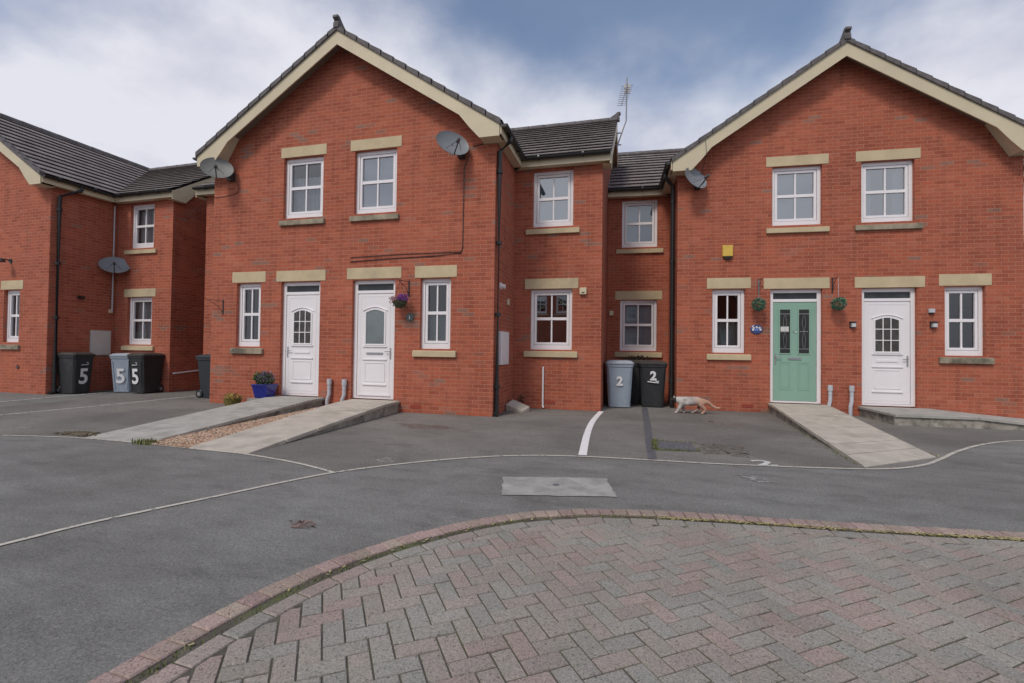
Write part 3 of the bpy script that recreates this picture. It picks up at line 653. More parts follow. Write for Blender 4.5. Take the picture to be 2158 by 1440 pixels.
        if style == 'plain': tr.box(a+.04, b-.04, yl-.02, yl+.002, lo+.02, lo+.05)
    part(tr, 'moulding', M_, D, bevel=.002)
    hx = a+.045 if hinge == 'right' else b-.045; sg = 1 if hinge == 'right' else -1
    hb = MB(); hb.box(hx-.014, hx+.014, yl-.010, yl, Z(.80), Z(1.02)); hb.tube([(hx, yl-.01, Z(.95)), (hx, yl-.045, Z(.95)), (hx+sg*.10, yl-.045, Z(.945))], .009, 7); part(hb, 'handle', CHROME, D)
    if lint: part(MB().box(x-lw, x+w_+lw, y-.010, y+.072, lint[0], lint[1]), 'lintel', STONE, D, bevel=.004)
    return (x, x+w_, z0-.02, zt)
def ridge_horn(mb, x, y, z, d):      # upswept end tile; d = direction it points (unit x or y)
    dv = Vector((d[0], d[1], 0)); P = Vector((x, y, z))
    sv = Vector((-dv.y, dv.x, 0)); th = .055
    prof = [(-.34, -.09), (.10, -.09), (.10, .02), (.06, .10), (.13, .14), (.12, .20), (.03, .20), (-.05, .13), (-.20, .035), (-.34, .0)]
    mb.prism([P+dv*a*.85+Vector((0, 0, z_*.8))-sv*th for a, z_ in prof], sv*th*2)
def house(fr, W_, WL, WR, label, wins, doors, wwins, brick, frontwall_x=None, detail=True, group='red brick terrace houses'):
    """local frame: facade plane y=0, right corner of the gabled block at x=0 (frame 2: left corner)."""
    xL, xR = W_
    root = thing('brick_house', label, 'house', fr, group=group)
    xc = (xL+xR)/2; half = (xR-xL)/2+OV; HZ = EZ+SLP*half
    holes = []; 
    for w_ in wins: holes.append(window(root, **w_))
    for d_ in doors: holes.append(door(root, **d_))
    mb = MB(); rk = lambda x: EZ-.06+SLP*(half-abs(x-xc))
    wall(mb, ID, xL, xR, -.05, HZ, holes, 0, .09, [(xL, rk(xL)), (xc, rk(xc)), (xR, rk(xR))])
    # flanks of the projecting block
    for xx in (xL, xR): mb.face([(xx, 0, -.05), (xx, SB, -.05), (xx, SB, EZ), (xx, 0, EZ)])
    part(mb, 'gable_wall', brick, root)
    eps = SB
    for side, (a, b) in (('L', (xL-WL, xL)), ('R', (xR, xR+WR))):
        if b-a < .05: continue
        hs = [window(root, **w_) for w_ in wwins if a < w_['x'] < b]
        mb = MB(); wall(mb, ID, a, b, -.05, EZ+.02, hs, SB, .09, [(a, EZ+.02), (b, EZ+.02)])
        xe = a if side == 'L' else b; ym = (SB+DEP)/2; pk_ = EZ-.06+SLP*((DEP-SB)/2+OV)
        mb.face([(xe, SB, -.05), (xe, DEP, -.05), (xe, DEP, EZ-.02), (xe, ym, pk_), (xe, SB, EZ-.02)])
        part(mb, 'wing_wall', brick, root)
    mb = MB(); mb.face([(xL-WL, DEP, -.05), (xR+WR, DEP, -.05), (xR+WR, DEP, EZ), (xL-WL, DEP, EZ)]); part(mb, 'rear_wall', brick, root)
    # roofs: one sheet per slope
    rf = MB(); ln = math.hypot(1, SLP); e1, e2 = Vector((-1, 0, SLP)), Vector((1, 0, SLP)); GO = .30
    roof_sheet(rf, (xR+OV, -GO, EZ), (0, 1, 0), e1, DEP+GO, half*ln+.01); roof_sheet(rf, (xL-OV, -GO, EZ), (0, 1, 0), e2, DEP+GO, half*ln+.01)
    R_ = part(rf, 'roof', TILE, root)
    wf = MB(); yE = SB-OV; hw = (DEP-SB)/2+OV; ov2 = .18
    roof_sheet(wf, (xL-WL-ov2, yE, EZ), (1, 0, 0), (0, 1, SLP), xR-xL+WL+WR+2*ov2, hw*ln+.01)
    roof_sheet(wf, (xL-WL-ov2, DEP+OV, EZ), (1, 0, 0), (0, -1, SLP), xR-xL+WL+WR+2*ov2, hw*ln+.01)
    Rw = part(wf, 'wing_roof', TILE, root)
    rg = MB(); HW = EZ+SLP*hw; ym = yE+hw
    y = -GO
    while y < ym: rg.tube([(xc, y, HZ-.01), (xc, min(y+.44, ym), HZ-.01)], [.105, .10], 10); y += .45
    ridge_horn(rg, xc, -GO+.02, HZ+.06, (0, -1)); part(rg, 'ridge', RIDGE, R_)
    rg = MB(); x = xL-WL-ov2
    while x < xR+WR+ov2-.05: rg.tube([(x, ym, HW-.01), (min(x+.44, xR+WR+ov2), ym, HW-.01)], [.10, .105], 10); x += .45
    ridge_horn(rg, xR+WR+ov2-.02, ym, HW+.05, (1, 0)); ridge_horn(rg, xL-WL-ov2+.02, ym, HW+.05, (-1, 0)); part(rg, 'ridge', RIDGE, Rw)
    # dry verge caps
    vc = MB(); nv = int(half*ln/.32)
    for sg in (-1, 1):
        for i in range(nv+1):
            a0, a1 = i*.32/ln, min(half, (i+1)*.32/ln+.02); X = lambda a_: xc+sg*(half-a_); Zz = lambda a_: EZ+SLP*a_
            q = [(X(a0), -GO-.045, Zz(a0)-.045), (X(a1), -GO-.045, Zz(a1)-.045), (X(a0), -GO+.07, Zz(a0)-.045), (X(a1), -GO+.07, Zz(a1)-.045), (X(a0), -GO-.045, Zz(a0)+.060), (X(a1), -GO-.045, Zz(a1)+.036), (X(a0), -GO+.07, Zz(a0)+.060), (X(a1), -GO+.07, Zz(a1)+.036)]
            vc.hull8(q)
    part(vc, 'verge_cap', RIDGE, R_)
    # bargeboards on the front gable
    for sg in (-1, 1):
        X = lambda d_: xc+sg*d_; top = lambda d_: EZ-.045+SLP*(half-d_)
        P = [(X(0), top(0)), (X(half-.02), top(half-.02)), (X(half-.02), 5.115), (X(half-.40), 5.115), (X(half-.60), 5.33), (X(half-.80), top(half-.80)-.265), (X(0), top(0)-.28)]
        b_ = MB(); b_.prism([(px, -GO-.012, pz) for px, pz in P], (0, .024, 0)); part(b_, 'bargeboard', CREAM, root)
    for sg in (-1, 1):   # verge soffit and the boxed eave ends
        sf = MB(); X = lambda d_: xc+sg*d_; u = lambda d_: EZ-.12+SLP*(half-d_)
        P = [(X(0), u(0)), (X(half-.8), u(half-.8)), (X(half-.40), 5.12), (X(half-.02), 5.12)]
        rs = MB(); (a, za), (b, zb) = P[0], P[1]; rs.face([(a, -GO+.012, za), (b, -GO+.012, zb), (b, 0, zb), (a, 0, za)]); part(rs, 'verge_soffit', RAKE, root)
        for (a, za), (b, zb) in zip(P[1:-1], P[2:]): sf.face([(a, -GO+.012, za), (b, -GO+.012, zb), (b, 0, zb), (a, 0, za)])
        xw, xo = X(half-OV), X(half-.005); sf.face([(xw, 0, 5.165), (xo, 0, 5.165), (xo, yE, 5.165), (xw, SB, 5.165)])
        a, b = (xR, xR+WR+.15) if sg > 0 else (xL-WL-.15, xL)
        if (WR if sg > 0 else WL) > .05: sf.face([(a, yE, 5.165), (b, yE, 5.165), (b, SB, 5.165), (a, SB, 5.165)])
        part(sf, 'soffit', CREAM, root)
    def fas(*a_): part(MB().box(*a_), 'fascia', CREAM, root)
    fas(xR+OV-.012, xR+OV+.012, -GO+.012, yE, 5.155, EZ-.03); fas(xL-OV-.012, xL-OV+.012, -GO+.012, yE, 5.155, EZ-.03)
    if WR > .05: fas(xR+OV, xR+WR+.16, yE-.012, yE+.012, 5.158, EZ-.03)
    if WL > .05: fas(xL-WL-.16, xL-OV, yE-.012, yE+.012, 5.158, EZ-.03)
    # verge boards of the wing gables
    for xe, sg, ww in ((xR+WR, 1, WR), (xL-WL, -1, WL)):
        if ww < .05: continue
        xx = xe+sg*.165; b_ = MB()
        for s2 in (-1, 1):
            Y = lambda d_: ym+s2*d_; top = lambda d_: EZ-.04+SLP*(hw-d_)
            P = [(Y(0), top(0)), (Y(hw), top(hw)), (Y(hw), 5.10), (Y(hw-.38), 5.10), (Y(hw-.8), top(hw-.8)-.26), (Y(0), top(0)-.28)]
            b_.prism([(xx-.012, py, pz) for py, pz in P], (.024, 0, 0))
            b_.face([(xe, Y(0), top(0)-.09), (xx, Y(0), top(0)-.09), (xx, Y(hw-.5), top(hw-.5)-.09), (xe, Y(hw-.5), top(hw-.5)-.09)])
            b_.face([(xe, Y(hw-.38), 5.105), (xx, Y(hw-.38), 5.105), (xx, Y(hw), 5.105), (xe, Y(hw), 5.105)])
        part(b_, 'bargeboard', CREAM, root)
    # gutters
    gz = EZ-.035
    def gut(a_, b_): g_ = MB(); gutter(g_, a_, b_); part(g_, 'gutter', BLACK, root)
    gut((xR+OV+.07, -GO+.0, gz), (xR+OV+.07, yE-.07, gz)); gut((xL-OV-.07, -GO+.0, gz), (xL-OV-.07, yE-.07, gz))
    if WR > .05: gut((xR+OV+.02, yE-.07, gz), (xR+WR+.17, yE-.07, gz))
    if WL > .05: gut((xL-WL-.17, yE-.07, gz), (xL-OV-.02, yE-.07, gz))
    return root
LOW = dict(sill=(1.095, 1.235, STONE), lint=(2.625, 2.855)); LOWO = dict(sill=(1.095, 1.235, OLDSTONE), lint=(2.625, 2.855))
UPP = dict(sill=(3.80, 3.93, STONE), lint=(5.245, 5.46)); UPO = dict(sill=(3.80, 3.93, OLDSTONE), lint=(5.245, 5.46))
WLO = dict(sill=(1.105, 1.25, STONE), lint=(2.565, 2.785))
def wingwins(x, **k): return [dict(x=x, z0=1.265, w_=.90, h=1.295, y=SB, sillw=.125, lintw=.125, **WLO, **k.get('lo', {})), dict(x=x+.03, z0=3.90, w_=.87, h=1.215, y=SB, sillw=.14, sill=(3.74, 3.875, STONE), **k.get('up', {}))]
H1 = house(1, (-6.47, 0), 1.86, 1.88, 'red brick house pair with two white front doors and the basket of flowers, centre left', [
    dict(x=-5.81, z0=1.25, w_=.62, h=1.36, sillw=.10, lintw=.12, glass=GLASSD, **LOWO), dict(x=-1.49, z0=1.25, w_=.63, h=1.36, sillw=.13, lintw=.12, glass=GLASSD, curtain=('net', .5), **LOW),
    dict(x=-4.67, z0=3.955, w_=.96, h=1.28, sillw=.06, lintw=.07, glass=GLASSL, curtain=('net', .72), **UPO), dict(x=-2.98, z0=3.955, w_=.94, h=1.28, sillw=.07, lintw=.10, curtain=('blind', 1), **UPO)],
    [dict(x=-4.68, z0=.235, w_=.95, h=2.38, style='grid', hinge='right', lint=(2.625, 2.85), lw=.12), dict(x=-2.98, z0=.235, w_=.95, h=2.38, style='plain', hinge='left', lint=(2.635, 2.86), lw=.13)],
    wingwins(.37, up=dict(curtain=('blind', 1)))+[dict(x=-7.6, z0=1.265, w_=.9, h=1.295, y=SB, **WLO)], BRICK)
H2 = house(2, (0, 6.34), 1.62, 1.9, 'red brick house pair with the sage green and white front doors, right', [
    dict(x=.72, z0=1.25, w_=.66, h=1.36, sillw=.11, lintw=.11, glass=GLASSD, curtain=('net', .5), **LOW), dict(x=5.03, z0=1.25, w_=.68, h=1.36, sillw=.11, lintw=.10, glass=GLASSD, **LOWO),
    dict(x=1.90, z0=3.94, w_=.95, h=1.245, sillw=.12, lintw=.12, curtain=('blind', 1), sill=(3.775, 3.905, STONE), lint=(5.195, 5.405)), dict(x=3.57, z0=3.94, w_=.95, h=1.245, sillw=.12, lintw=.10, curtain=('sides', 1), sill=(3.775, 3.905, OLDSTONE), lint=(5.195, 5.405))],
    [dict(x=1.87, z0=.215, w_=.99, h=2.385, style='green', hinge='right', lint=(2.605, 2.83), lw=.13, label='sage green front door with two leaded glass panels'), dict(x=3.58, z0=.215, w_=.98, h=2.385, style='grid', hinge='left', lint=(2.605, 2.825), lw=.13)],
    wingwins(-1.18, lo=dict(glass=GLASSL, curtain=('blind', 1)), up=dict(glass=GLASSL, curtain=('blind', 1)))+wingwins(7.05), BRICK2)
H0 = house(0, (-6.47, 0), 1.9, 2.05, 'red brick house with the number five bins, cropped by the left edge', [
    dict(x=-1.64, z0=1.28, w_=.60, h=1.33, sillw=.08, lintw=.12, glass=GLASSL, curtain=('net', .9), **LOWO), dict(x=-3.2, z0=3.955, w_=.95, h=1.28, **UPP), dict(x=-5.2, z0=3.955, w_=.95, h=1.28, **UPP)],
    [], wingwins(.48, lo=dict(glass=GLASSL, curtain=('net', .95)), up=dict(glass=GLASSL, curtain=('net', .95))), BRICK2)
# house over the close, behind the camera: it is what the ground floor panes reflect
FR[9] = (3.5, -14.5, R(180))
H9 = house(9, (-6.47, 0), 1.9, 1.9, 'red brick house over the close, seen only as a reflection in window panes', [dict(x=-4.6, z0=3.955, w_=.95, h=1.28, **UPP), dict(x=-3.0, z0=3.955, w_=.95, h=1.28, **UPP), dict(x=-1.5, z0=1.25, w_=.63, h=1.36, **LOW), dict(x=-5.8, z0=1.25, w_=.62, h=1.36, **LOW)],
    [dict(x=-4.68, z0=.05, w_=.95, h=2.55, style='plain', lint=(2.625, 2.85)), dict(x=-2.98, z0=.05, w_=.95, h=2.55, style='plain', lint=(2.625, 2.85))], wingwins(.4), BRICK)
FR[8] = (-9.0, -13.5, R(176))
H8 = house(8, (-6.47, 0), 1.9, 1.9, 'brick neighbour of the house over the close, behind the viewer', [dict(x=-4.6, z0=3.955, w_=.95, h=1.28, **UPP), dict(x=-3.0, z0=3.955, w_=.95, h=1.28, **UPP), dict(x=-1.5, z0=1.25, w_=.63, h=1.36, **LOW)], [], wingwins(.4), BRICK2)

# fixed fittings of the houses
def pipe_part(root, a, b, c): m_ = MB(); downpipe(m_, a, b, c); part(m_, 'downpipe', BLACK, root)
pipe_part(H1, (OV+.07, .14, EZ-.09), (.05, .10, 5.0), (.05, .10, .06))
pipe_part(H2, (-OV-.07, .25, EZ-.09), (-.07, .30, 5.0), (-.07, .30, .08))
pipe_part(H0, (OV+.07, .50, EZ-.09), (.07, .14, 4.95), (.07, .14, .06))
def vent(root, x, y, z, side='y'): 
    m_ = MB(); 
    if side == 'y':
        m_.box(x-.11, x+.11, y-.006, y+.01, z-.036, z+.036)
    part(m_, 'air_brick', AIRB, root)
vent(H1, -1.55, 0, .12); vent(H1, .82, SB, .15); vent(H2, 1.43, 0, .125)
def waste(root, x, y):     # grey overflow stack with a collar and an offset foot
    m_ = MB(); m_.tube([(x, y-.06, .60), (x, y-.06, .30), (x-.03, y-.08, .20), (x-.03, y-.08, .0)], .036, 12); m_.tube([(x, y-.06, .615), (x, y-.06, .50)], .047, 12); m_.tube([(x, y-.06, .44), (x, y-.06, .425)], .043, 12)
    part(m_, 'waste_pipe', PIPEG, root, smooth=True)
waste(H1, -3.43, 0); waste(H1, -3.09, 0); waste(H2, 2.98, 0); waste(H2, 3.37, 0)
m_ = MB(); m_.tube([(.67, SB-.03, .90), (.67, SB-.03, .08), (.69, SB-.05, .03)], .019, 8); part(m_, 'overflow_pipe', UPVC, H1)
def sidebox(root, name, x, y0, y1, z0, z1, d, mt, lab=None):
    m_ = MB(); m_.box(x, x+d, y0, y1, z0, z1); o = part(m_, name, mt, root, lab, bevel=.01); return o
b_ = sidebox(H1, 'meter_box', 0, .34, .93, .955, 1.61, .06, UPVC); part(MB().box(.058, .066, .37, .90, .985, 1.58), 'meter_door', UPVC, b_, bevel=.004)
b_ = sidebox(H0, 'meter_box', 0, .93, 1.42, .96, 1.63, .05, mat('grey_meter_box', (.52, .50, .47), .6, .05, 3)); part(MB().box(.048, .055, .96, 1.39, .99, 1.60), 'meter_door', mat('grey_meter_door', (.55, .53, .50), .6, .05, 3), b_, bevel=.004)
m_ = MB(); m_.tube([(0, .42, 2.49), (.10, .42, 2.48)], .045, 14); m_.tube([(0, .42, 2.49), (.03, .42, 2.49)], .07, 14); part(m_, 'flue', UPVC, H1)
sidebox(H1, 'wall_box', 0, .92, 1.0, 2.17, 2.30, .045, BEIGE)
b_ = part(MB().box(1.43, 1.57, SB-.06, SB, 2.43, 2.57), 'wall_box', BEIGE, H1, bevel=.008); part(MB().box(1.47, 1.53, SB-.064, SB-.06, 2.455, 2.475), 'slot', BLACK, b_)
part(MB().box(-1.45, -1.35, SB-.05, SB, 2.16, 2.28), 'wall_box', BEIGE, H2, bevel=.008)
m_ = MB(); m_.tube([(0, .66, 2.48), (.16, .66, 2.46)], .045, 12); part(m_, 'flue', BLACK, H0)
sidebox(H0, 'wall_box', 0, 1.36, 1.45, 2.12, 2.22, .05, BEIGE)
m_ = MB(); m_.tube([(.04, SB-.09, 5.08), (.04, SB-.09, 2.15)], .018, 8); part(m_, 'overflow_pipe', PIPEG, H0)
m_ = MB(); m_.tube([(-1.02, -.005, .66), (-1.02, -.02, .66)], .06, 4); part(m_, 'air_brick', mat('dark_vent', (.10, .06, .05), .8), H0)
m_ = MB(); m_.tube([(2.06, SB+.1, .50), (2.09, SB+.6, .54), (2.09, SB+1.4, .60)], .022, 8); part(m_, 'waste_pipe', UPVC, H0)
# lead flashing where the low wing roof meets the neighbour's gable
ff = MB(); A_ = Vector((-1.60, SB-OV+.02, EZ+.05)); ff.face([A_, A_+Vector((.13, 0, 0)), A_+Vector((.13, 1.3, 1.3*SLP)), A_+Vector((0, 1.3, 1.3*SLP))]); part(ff, 'flashing', LEAD, H2)

# ---------------------------------------------------------------- ramps and gravel between them
SLAB = mat('paving_slab', (.47, .43, .37), .9, .16, 4, .3, 90, dirt=((.27, .26, .21), 2.2, .50, .78))
SLABG = mat('grey_paving_slab', (.38, .37, .34), .9, .18, 4, .3, 90, dirt=((.23, .23, .20), 2.2, .50, .78))
BLOCKC = mat('concrete_block', (.33, .31, .27), .95, .3, 5, .5, 60, dirt=((.13, .12, .10), 4, .45, .65))
def ramp(name, label, L0, L1, R0, R1, zt, flat, mt, n=6, group='concrete access ramps to the front doors'):
    """L0,R0 at the door, L1,R1 at the foot, in world plan coordinates"""
    L0, L1, R0, R1 = map(Vector, (L0, L1, R0, R1)); root = tag(bpy.data.objects.new(name, None), label, 'ramp', group); C.objects.link(root)
    root.location = (*((L0+R0)/2), 0); O = (L0+R0)/2
    def z(t): return zt if t < flat else zt+(0.012-zt)*(t-flat)/(1-flat)
    ts = [i/n for i in range(n+1)]; s_ = MB(); g_ = .006
    for a, b in zip(ts[:-1], ts[1:]):
        a2, b2 = a+g_/2, b-g_/2
        p = [L0.lerp(L1, a2), R0.lerp(R1, a2), R0.lerp(R1, b2), L0.lerp(L1, b2)]; Z = [z(a2), z(a2), z(b2), z(b2)]
        low = [(*(q-O), zz-.045) for q, zz in zip(p, Z)]; hi = [(*(q-O), zz+rnd.uniform(0, .004)) for q, zz in zip(p, Z)]
        s_.hull8([low[3], low[2], low[0], low[1], hi[3], hi[2], hi[0], hi[1]])
    part(s_, 'slab', mt, root, bevel=.004)
    b_ = MB(); inn = .03; nb = 12
    for i in range(nb):
        a, b = i/nb, (i+1)/nb
        for E0, E1, O0, O1 in ((L0, L1, R0, R1), (R0, R1, L0, L1)):
            d = (O0-E0).normalized()*inn; p, q = E0.lerp(E1, a)+d-O, E0.lerp(E1, b)+d-O
            b_.face([(*p, -.03), (*q, -.03), (*q, z(b)-.046), (*p, z(a)-.046)])
            if O0 is R0 and i == 0: pass
        
    p, q = L1.lerp(R1, .03)-O, R1.lerp(L1, .03)-O; b_.face([(*p, -.03), (*q, -.03), (*q, -.0), (*p, 0)])
    part(b_, 'side_wall', BLOCKC, root); return root
ramp('access_ramp', 'grey slab ramp to the left white door, with the blue planter beside it', (-7.17, 8.42), (-7.05, 4.72), (-6.05, 8.42), (-5.95, 4.66), .225, .12, SLABG, 8)
ramp('access_ramp', 'buff slab ramp to the white door with plain frosted glass', (-5.42, 8.42), (-5.22, 4.62), (-4.38, 8.42), (-4.30, 4.58), .225, .14, SLAB, 6)
gd0, gd1 = W(2, (1.82, -.01, 0)), W(2, (2.92, -.01, 0))
ramp('access_ramp', 'buff slab ramp running down from the sage green door', (gd0.x, gd0.y), (2.50, 6.02), (gd1.x, gd1.y), (3.60, 6.86), .205, .10, SLAB, 9)
# side ramp of the last door, falling to the right along the wall
root = thing('access_ramp', 'slab landing and ramp along the wall below the white door, far right', 'ramp', 2, (3.5, 0, 0), group='concrete access ramps to the front doors')
P = [(0, .20), (1.25, .20), (2.1, .12), (3.0, .05), (3.9, .012)]; s_ = MB(); b_ = MB(); yf = -1.30
for (a, za), (b, zb) in zip(P[:-1], P[1:]):
    s_.hull8([(a+.003, yf, za-.045), (b-.003, yf, zb-.045), (a+.003, -.012, za-.045), (b-.003, -.012, zb-.045), (a+.003, yf, za), (b-.003, yf, zb), (a+.003, -.012, za), (b-.003, -.012, zb)])
    b_.face([(a, yf+.03, -.03), (b, yf+.03, -.03), (b, yf+.03, max(zb-.046, -.02)), (a, yf+.03, max(za-.046, -.02))])
b_.face([(.03, yf+.03, -.03), (.03, -.02, -.03), (.03, -.02, .154), (.03, yf+.03, .154)])
part(s_, 'slab', SLABG, root, bevel=.004); part(b_, 'side_wall', BLOCKC, root)
gv = MB(); gcols = [(.46, .30, .20), (.52, .38, .27), (.40, .23, .15), (.36, .28, .22), (.58, .46, .36), (.30, .20, .14)]
for _ in range(5200):
    y = rnd.uniform(4.66, 8.4); x = rnd.uniform(-6.0, -5.22-.03*(y-4.6)); s_ = rnd.uniform(.012, .024)
    z = .012+.06*(y-4.66)/3.7; rz_ = Matrix.Rotation(rnd.uniform(0, 6), 4, 'Z') @ Matrix.Rotation(rnd.uniform(-.5, .5), 4, 'X') @ Matrix.Diagonal((1, .7, .6, 1))
    gv.lathe([(0, -s_), (s_*.9, -s_*.2), (s_*.7, s_*.5), (0, s_*.8)], (x, y, z), 5, rz_, col=rnd.choice(gcols))
kind(gv.build('gravel', ATT), 'stuff')
gb = MB(); gb.face([(-6.0, 4.66, .008), (-5.2, 4.62, .008), (-5.35, 8.42, .068), (-6.0, 8.42, .068)]); kind(gb.build('gravel_bed', mat('gravel_base', (.30, .20, .13), .95, .3, 30)))

# ---------------------------------------------------------------- wheelie bins
BIN = {'black': mat('black_bin', (.026, .028, .031), .5, .15, 4, dirt=((.07, .068, .062), 5, .55, .8)), 'blue': mat('blue_grey_bin', (.30, .36, .43), .5, .08, 3, dirt=((.20, .24, .28), 2, .58, .8)), 'dark': mat('dark_blue_bin', (.024, .029, .036), .45, .1, 4)}
LID = {'black': mat('faded_black_lid', (.05, .045, .042), .55, .25, 5), 'blue': mat('blue_grey_lid', (.33, .37, .42), .55, .12, 5), 'dark': mat('dark_blue_lid', (.03, .038, .048), .5, .1, 4)}
PAINT = mat('white_paint_number', (.72, .72, .74), .8, .1, 30)
def bin_(label, p, rz, c, num=None, side='front', under=False, squig=False, sc=1.0, nar=1.0):
    r = thing('wheelie_bin', label, 'wheelie bin', None, p, rz, group='wheelie bins'); r.scale = (sc*nar, sc*nar, sc)
    b_ = MB(); w0, d0, w1, d1, h = .235, .27, .285, .355, .96
    ring = lambda w_, d_, z, ch=.04, yo=0: [(w_, -d_+ch+yo, z), (w_, d_-ch+yo, z), (w_-ch, d_+yo, z), (-w_+ch, d_+yo, z), (-w_, d_-ch+yo, z), (-w_, -d_+ch+yo, z), (-w_+ch, -d_+yo, z), (w_-ch, -d_+yo, z)]
    RR = [ring(w0, d0, .02, yo=.0), ring(w0+(w1-w0)*.5, d0+(d1-d0)*.5, .5), ring(w1-.005, d1-.005, h-.06), ring(w1+.012, d1+.012, h-.055), ring(w1+.012, d1+.012, h)]
    for a, b in zip(RR[:-1], RR[1:]):
        for k in range(8): b_.face([a[k], a[(k+1) % 8], b[(k+1) % 8], b[k]])
    b_.face(RR[0]); b_.face(RR[-1])
    for sx in (-1, 1):
        b_.hull8([(sx*(w0-.075)-.012, -d0-.016, .08), (sx*(w0-.075)+.012, -d0-.016, .08), (sx*(w0-.075)-.012, -d0+.01, .08), (sx*(w0-.075)+.012, -d0+.01, .08), (sx*(w1-.065)-.012, -d1-.006, h-.12), (sx*(w1-.065)+.012, -d1-.006, h-.12), (sx*(w1-.065)-.012, -d1+.02, h-.12), (sx*(w1-.065)+.012, -d1+.02, h-.12)])
    B = part(b_, 'body', BIN[c], r, bevel=.006)
    l = MB(); RL = [ring(w1+.022, d1+.025, h+.004), ring(w1+.026, d1+.03, h+.03), ring(w1-.03, d1-.05, h+.075), ring(w1-.10, d1-.13, h+.085)]
    for a, b in zip(RL[:-1], RL[1:]):
        for k in range(8): l.face([a[k], a[(k+1) % 8], b[(k+1) % 8], b[k]])
    l.face(RL[0]); l.face(RL[-1]); part(l, 'lid', LID[c], r, bevel=.006)
    hd = MB(); hd.tube([(-.20, d1, h-.03), (-.20, d1+.08, h-.01), (.20, d1+.08, h-.01), (.20, d1, h-.03)], .014, 8); part(hd, 'handle', BIN[c], r)
    for sx in (-1, 1):
        w_ = MB(); Mx = Matrix.Rotation(R(90), 4, 'Y'); w_.lathe([(.0, -.022), (.09, -.022), (.10, -.012), (.10, .012), (.09, .022), (0, .022)], (sx*.245, .27, .10), 16, Mx); wh = part(w_, 'wheel', BLACK, r, smooth=True)
        w_ = MB(); w_.lathe([(0, sx*.024), (.045, sx*.024), (.05, sx*.022)], (sx*.245, .27, .10), 12, Mx); part(w_, 'hub', mat('grey_hub', (.2, .2, .2), .6), wh)
    tilt = math.atan((d1-d0)/.9)
    if num:
        if side == 'front': M0 = Matrix.Translation((0, -(d0+(d1-d0)*.55)-.012, .40)) @ Matrix.Rotation(R(90)+tilt, 4, 'X')
        else:
            s_ = 1 if side == 'right' else -1; M0 = Matrix.Translation((s_*(w0+(w1-w0)*.62+.008), 0, .42)) @ Matrix.Rotation(s_*R(90), 4, 'Z') @ Matrix.Rotation(R(90)+math.atan(.05/.9), 4, 'X')
        text(num, .54 if num == '5' else .27, 'painted_number', PAINT, B, M0 @ Matrix.Translation((0, -.14 if num == '5' else (.22 if under else .10), 0)), extr=.002, bold=.012)
        q = MB(); S = lambda x_, z_: M0 @ Vector((x_, z_+(.20 if under else 0), .002))
        if under: q.tube([S(-.12, -.02), S(.0, -.035), S(.12, -.045), S(.12, -.01), S(.05, -.012)], .012, 6); part(q, 'painted_stroke', PAINT, B)
        if squig: q.tube([S(-.09, .33), S(0, .335), S(.05, .33), S(.10, .345), S(.09, .385), S(.05, .395)], .009, 6); part(q, 'painted_stroke', PAINT, B)
    return r
bin_('black wheelie bin with a large painted 5, left of the pale meter box', (-13.69, 8.90, .004), R(92), 'black', '5', squig=True, nar=.84)
bin_('blue grey wheelie bin with a painted 5, between two black bins', (-13.02, 9.70, .004), R(22), 'blue', '5', sc=.98, nar=.9)
bin_('black wheelie bin with a painted 5, under the left house lower window', (-12.30, 9.62, .004), R(2), 'black', '5', squig=True, nar=.86)
bin_('dark blue wheelie bin half hidden in the gap beside the left white-door house', (-9.72, 9.35, .004), R(90), 'dark')
bin_('blue grey wheelie bin with a painted 2, below the recessed windows', (-.28, 10.98, .004), R(4), 'blue', '2')
bin_('black wheelie bin with an underlined 2, nearest the downpipe', (.44, 11.30, .004), R(4), 'black', '2', under=True)
bin_('plain black wheelie bin squeezed behind the blue grey number 2 bin', (.04, 11.75, .004), R(-4), 'black')

# ---------------------------------------------------------------- dishes, aerial, cables
def dish(label, fr, p, facing, size=.30, mt=None, wallp=None):
    r = thing('satellite_dish', label, 'satellite dish', fr, p, group='satellite dishes'); r.rotation_euler = (0, 0, 0)
    f = Vector(facing).normalized(); q = f.to_track_quat('Z', 'Y').to_matrix().to_4x4()
    d = MB(); S = Matrix.Diagonal((1.08, .92, 1, 1))
    d.lathe([(0, -.055), (size*.5, -.042), (size, 0), (size+.004, .004), (size, -.006), (size*.5, -.050), (0, -.062)], (0, 0, 0), 32, q @ S); D = part(d, 'reflector', mt or DISH, r, smooth=True)
    a = MB(); tip = q @ Vector((0, -size*.62, size*.95)); foot = q @ Vector((0, -size*.9, -.01)); a.tube([foot, tip], .011, 8); a.tube([q @ Vector((-size*.5, -size*.55, 0)), tip], .004, 5); a.tube([q @ Vector((size*.5, -size*.55, 0)), tip], .004, 5); part(a, 'arm', BLACK, r)
    l = MB(); l.tube([tip+(q @ Vector((0, .0, .04))), tip-(q @ Vector((0, -.02, .07)))], [.022, .036], 10); part(l, 'receiver', mat('lnb_grey', (.10, .10, .11), .5), r)
    b = MB(); wp = Vector(wallp); b.tube([q @ Vector((0, 0, -.06)), wp*.6+Vector((0, 0, -.06)), wp], .018, 8); b.box(wp.x-.06, wp.x+.06, wp.y-.06, wp.y+.06, wp.z-.09, wp.z+.09); part(b, 'bracket', DARKMET, r)
    return r
FD = (.62, -.70, .36)
dish('pale grey satellite dish at the top left corner of the left gable', 1, (-6.06, -.34, 5.03), FD, .28, DISHG, (.08, .28, -.10))
dish('grey satellite dish below the right end of the left gable', 1, (-.74, -.32, 5.06), FD, .29, None, (.08, .26, -.10))
dish('grey satellite dish beside the eave of the right gable', 2, (.32, -.30, 4.95), FD, .28, None, (.06, .26, -.08))
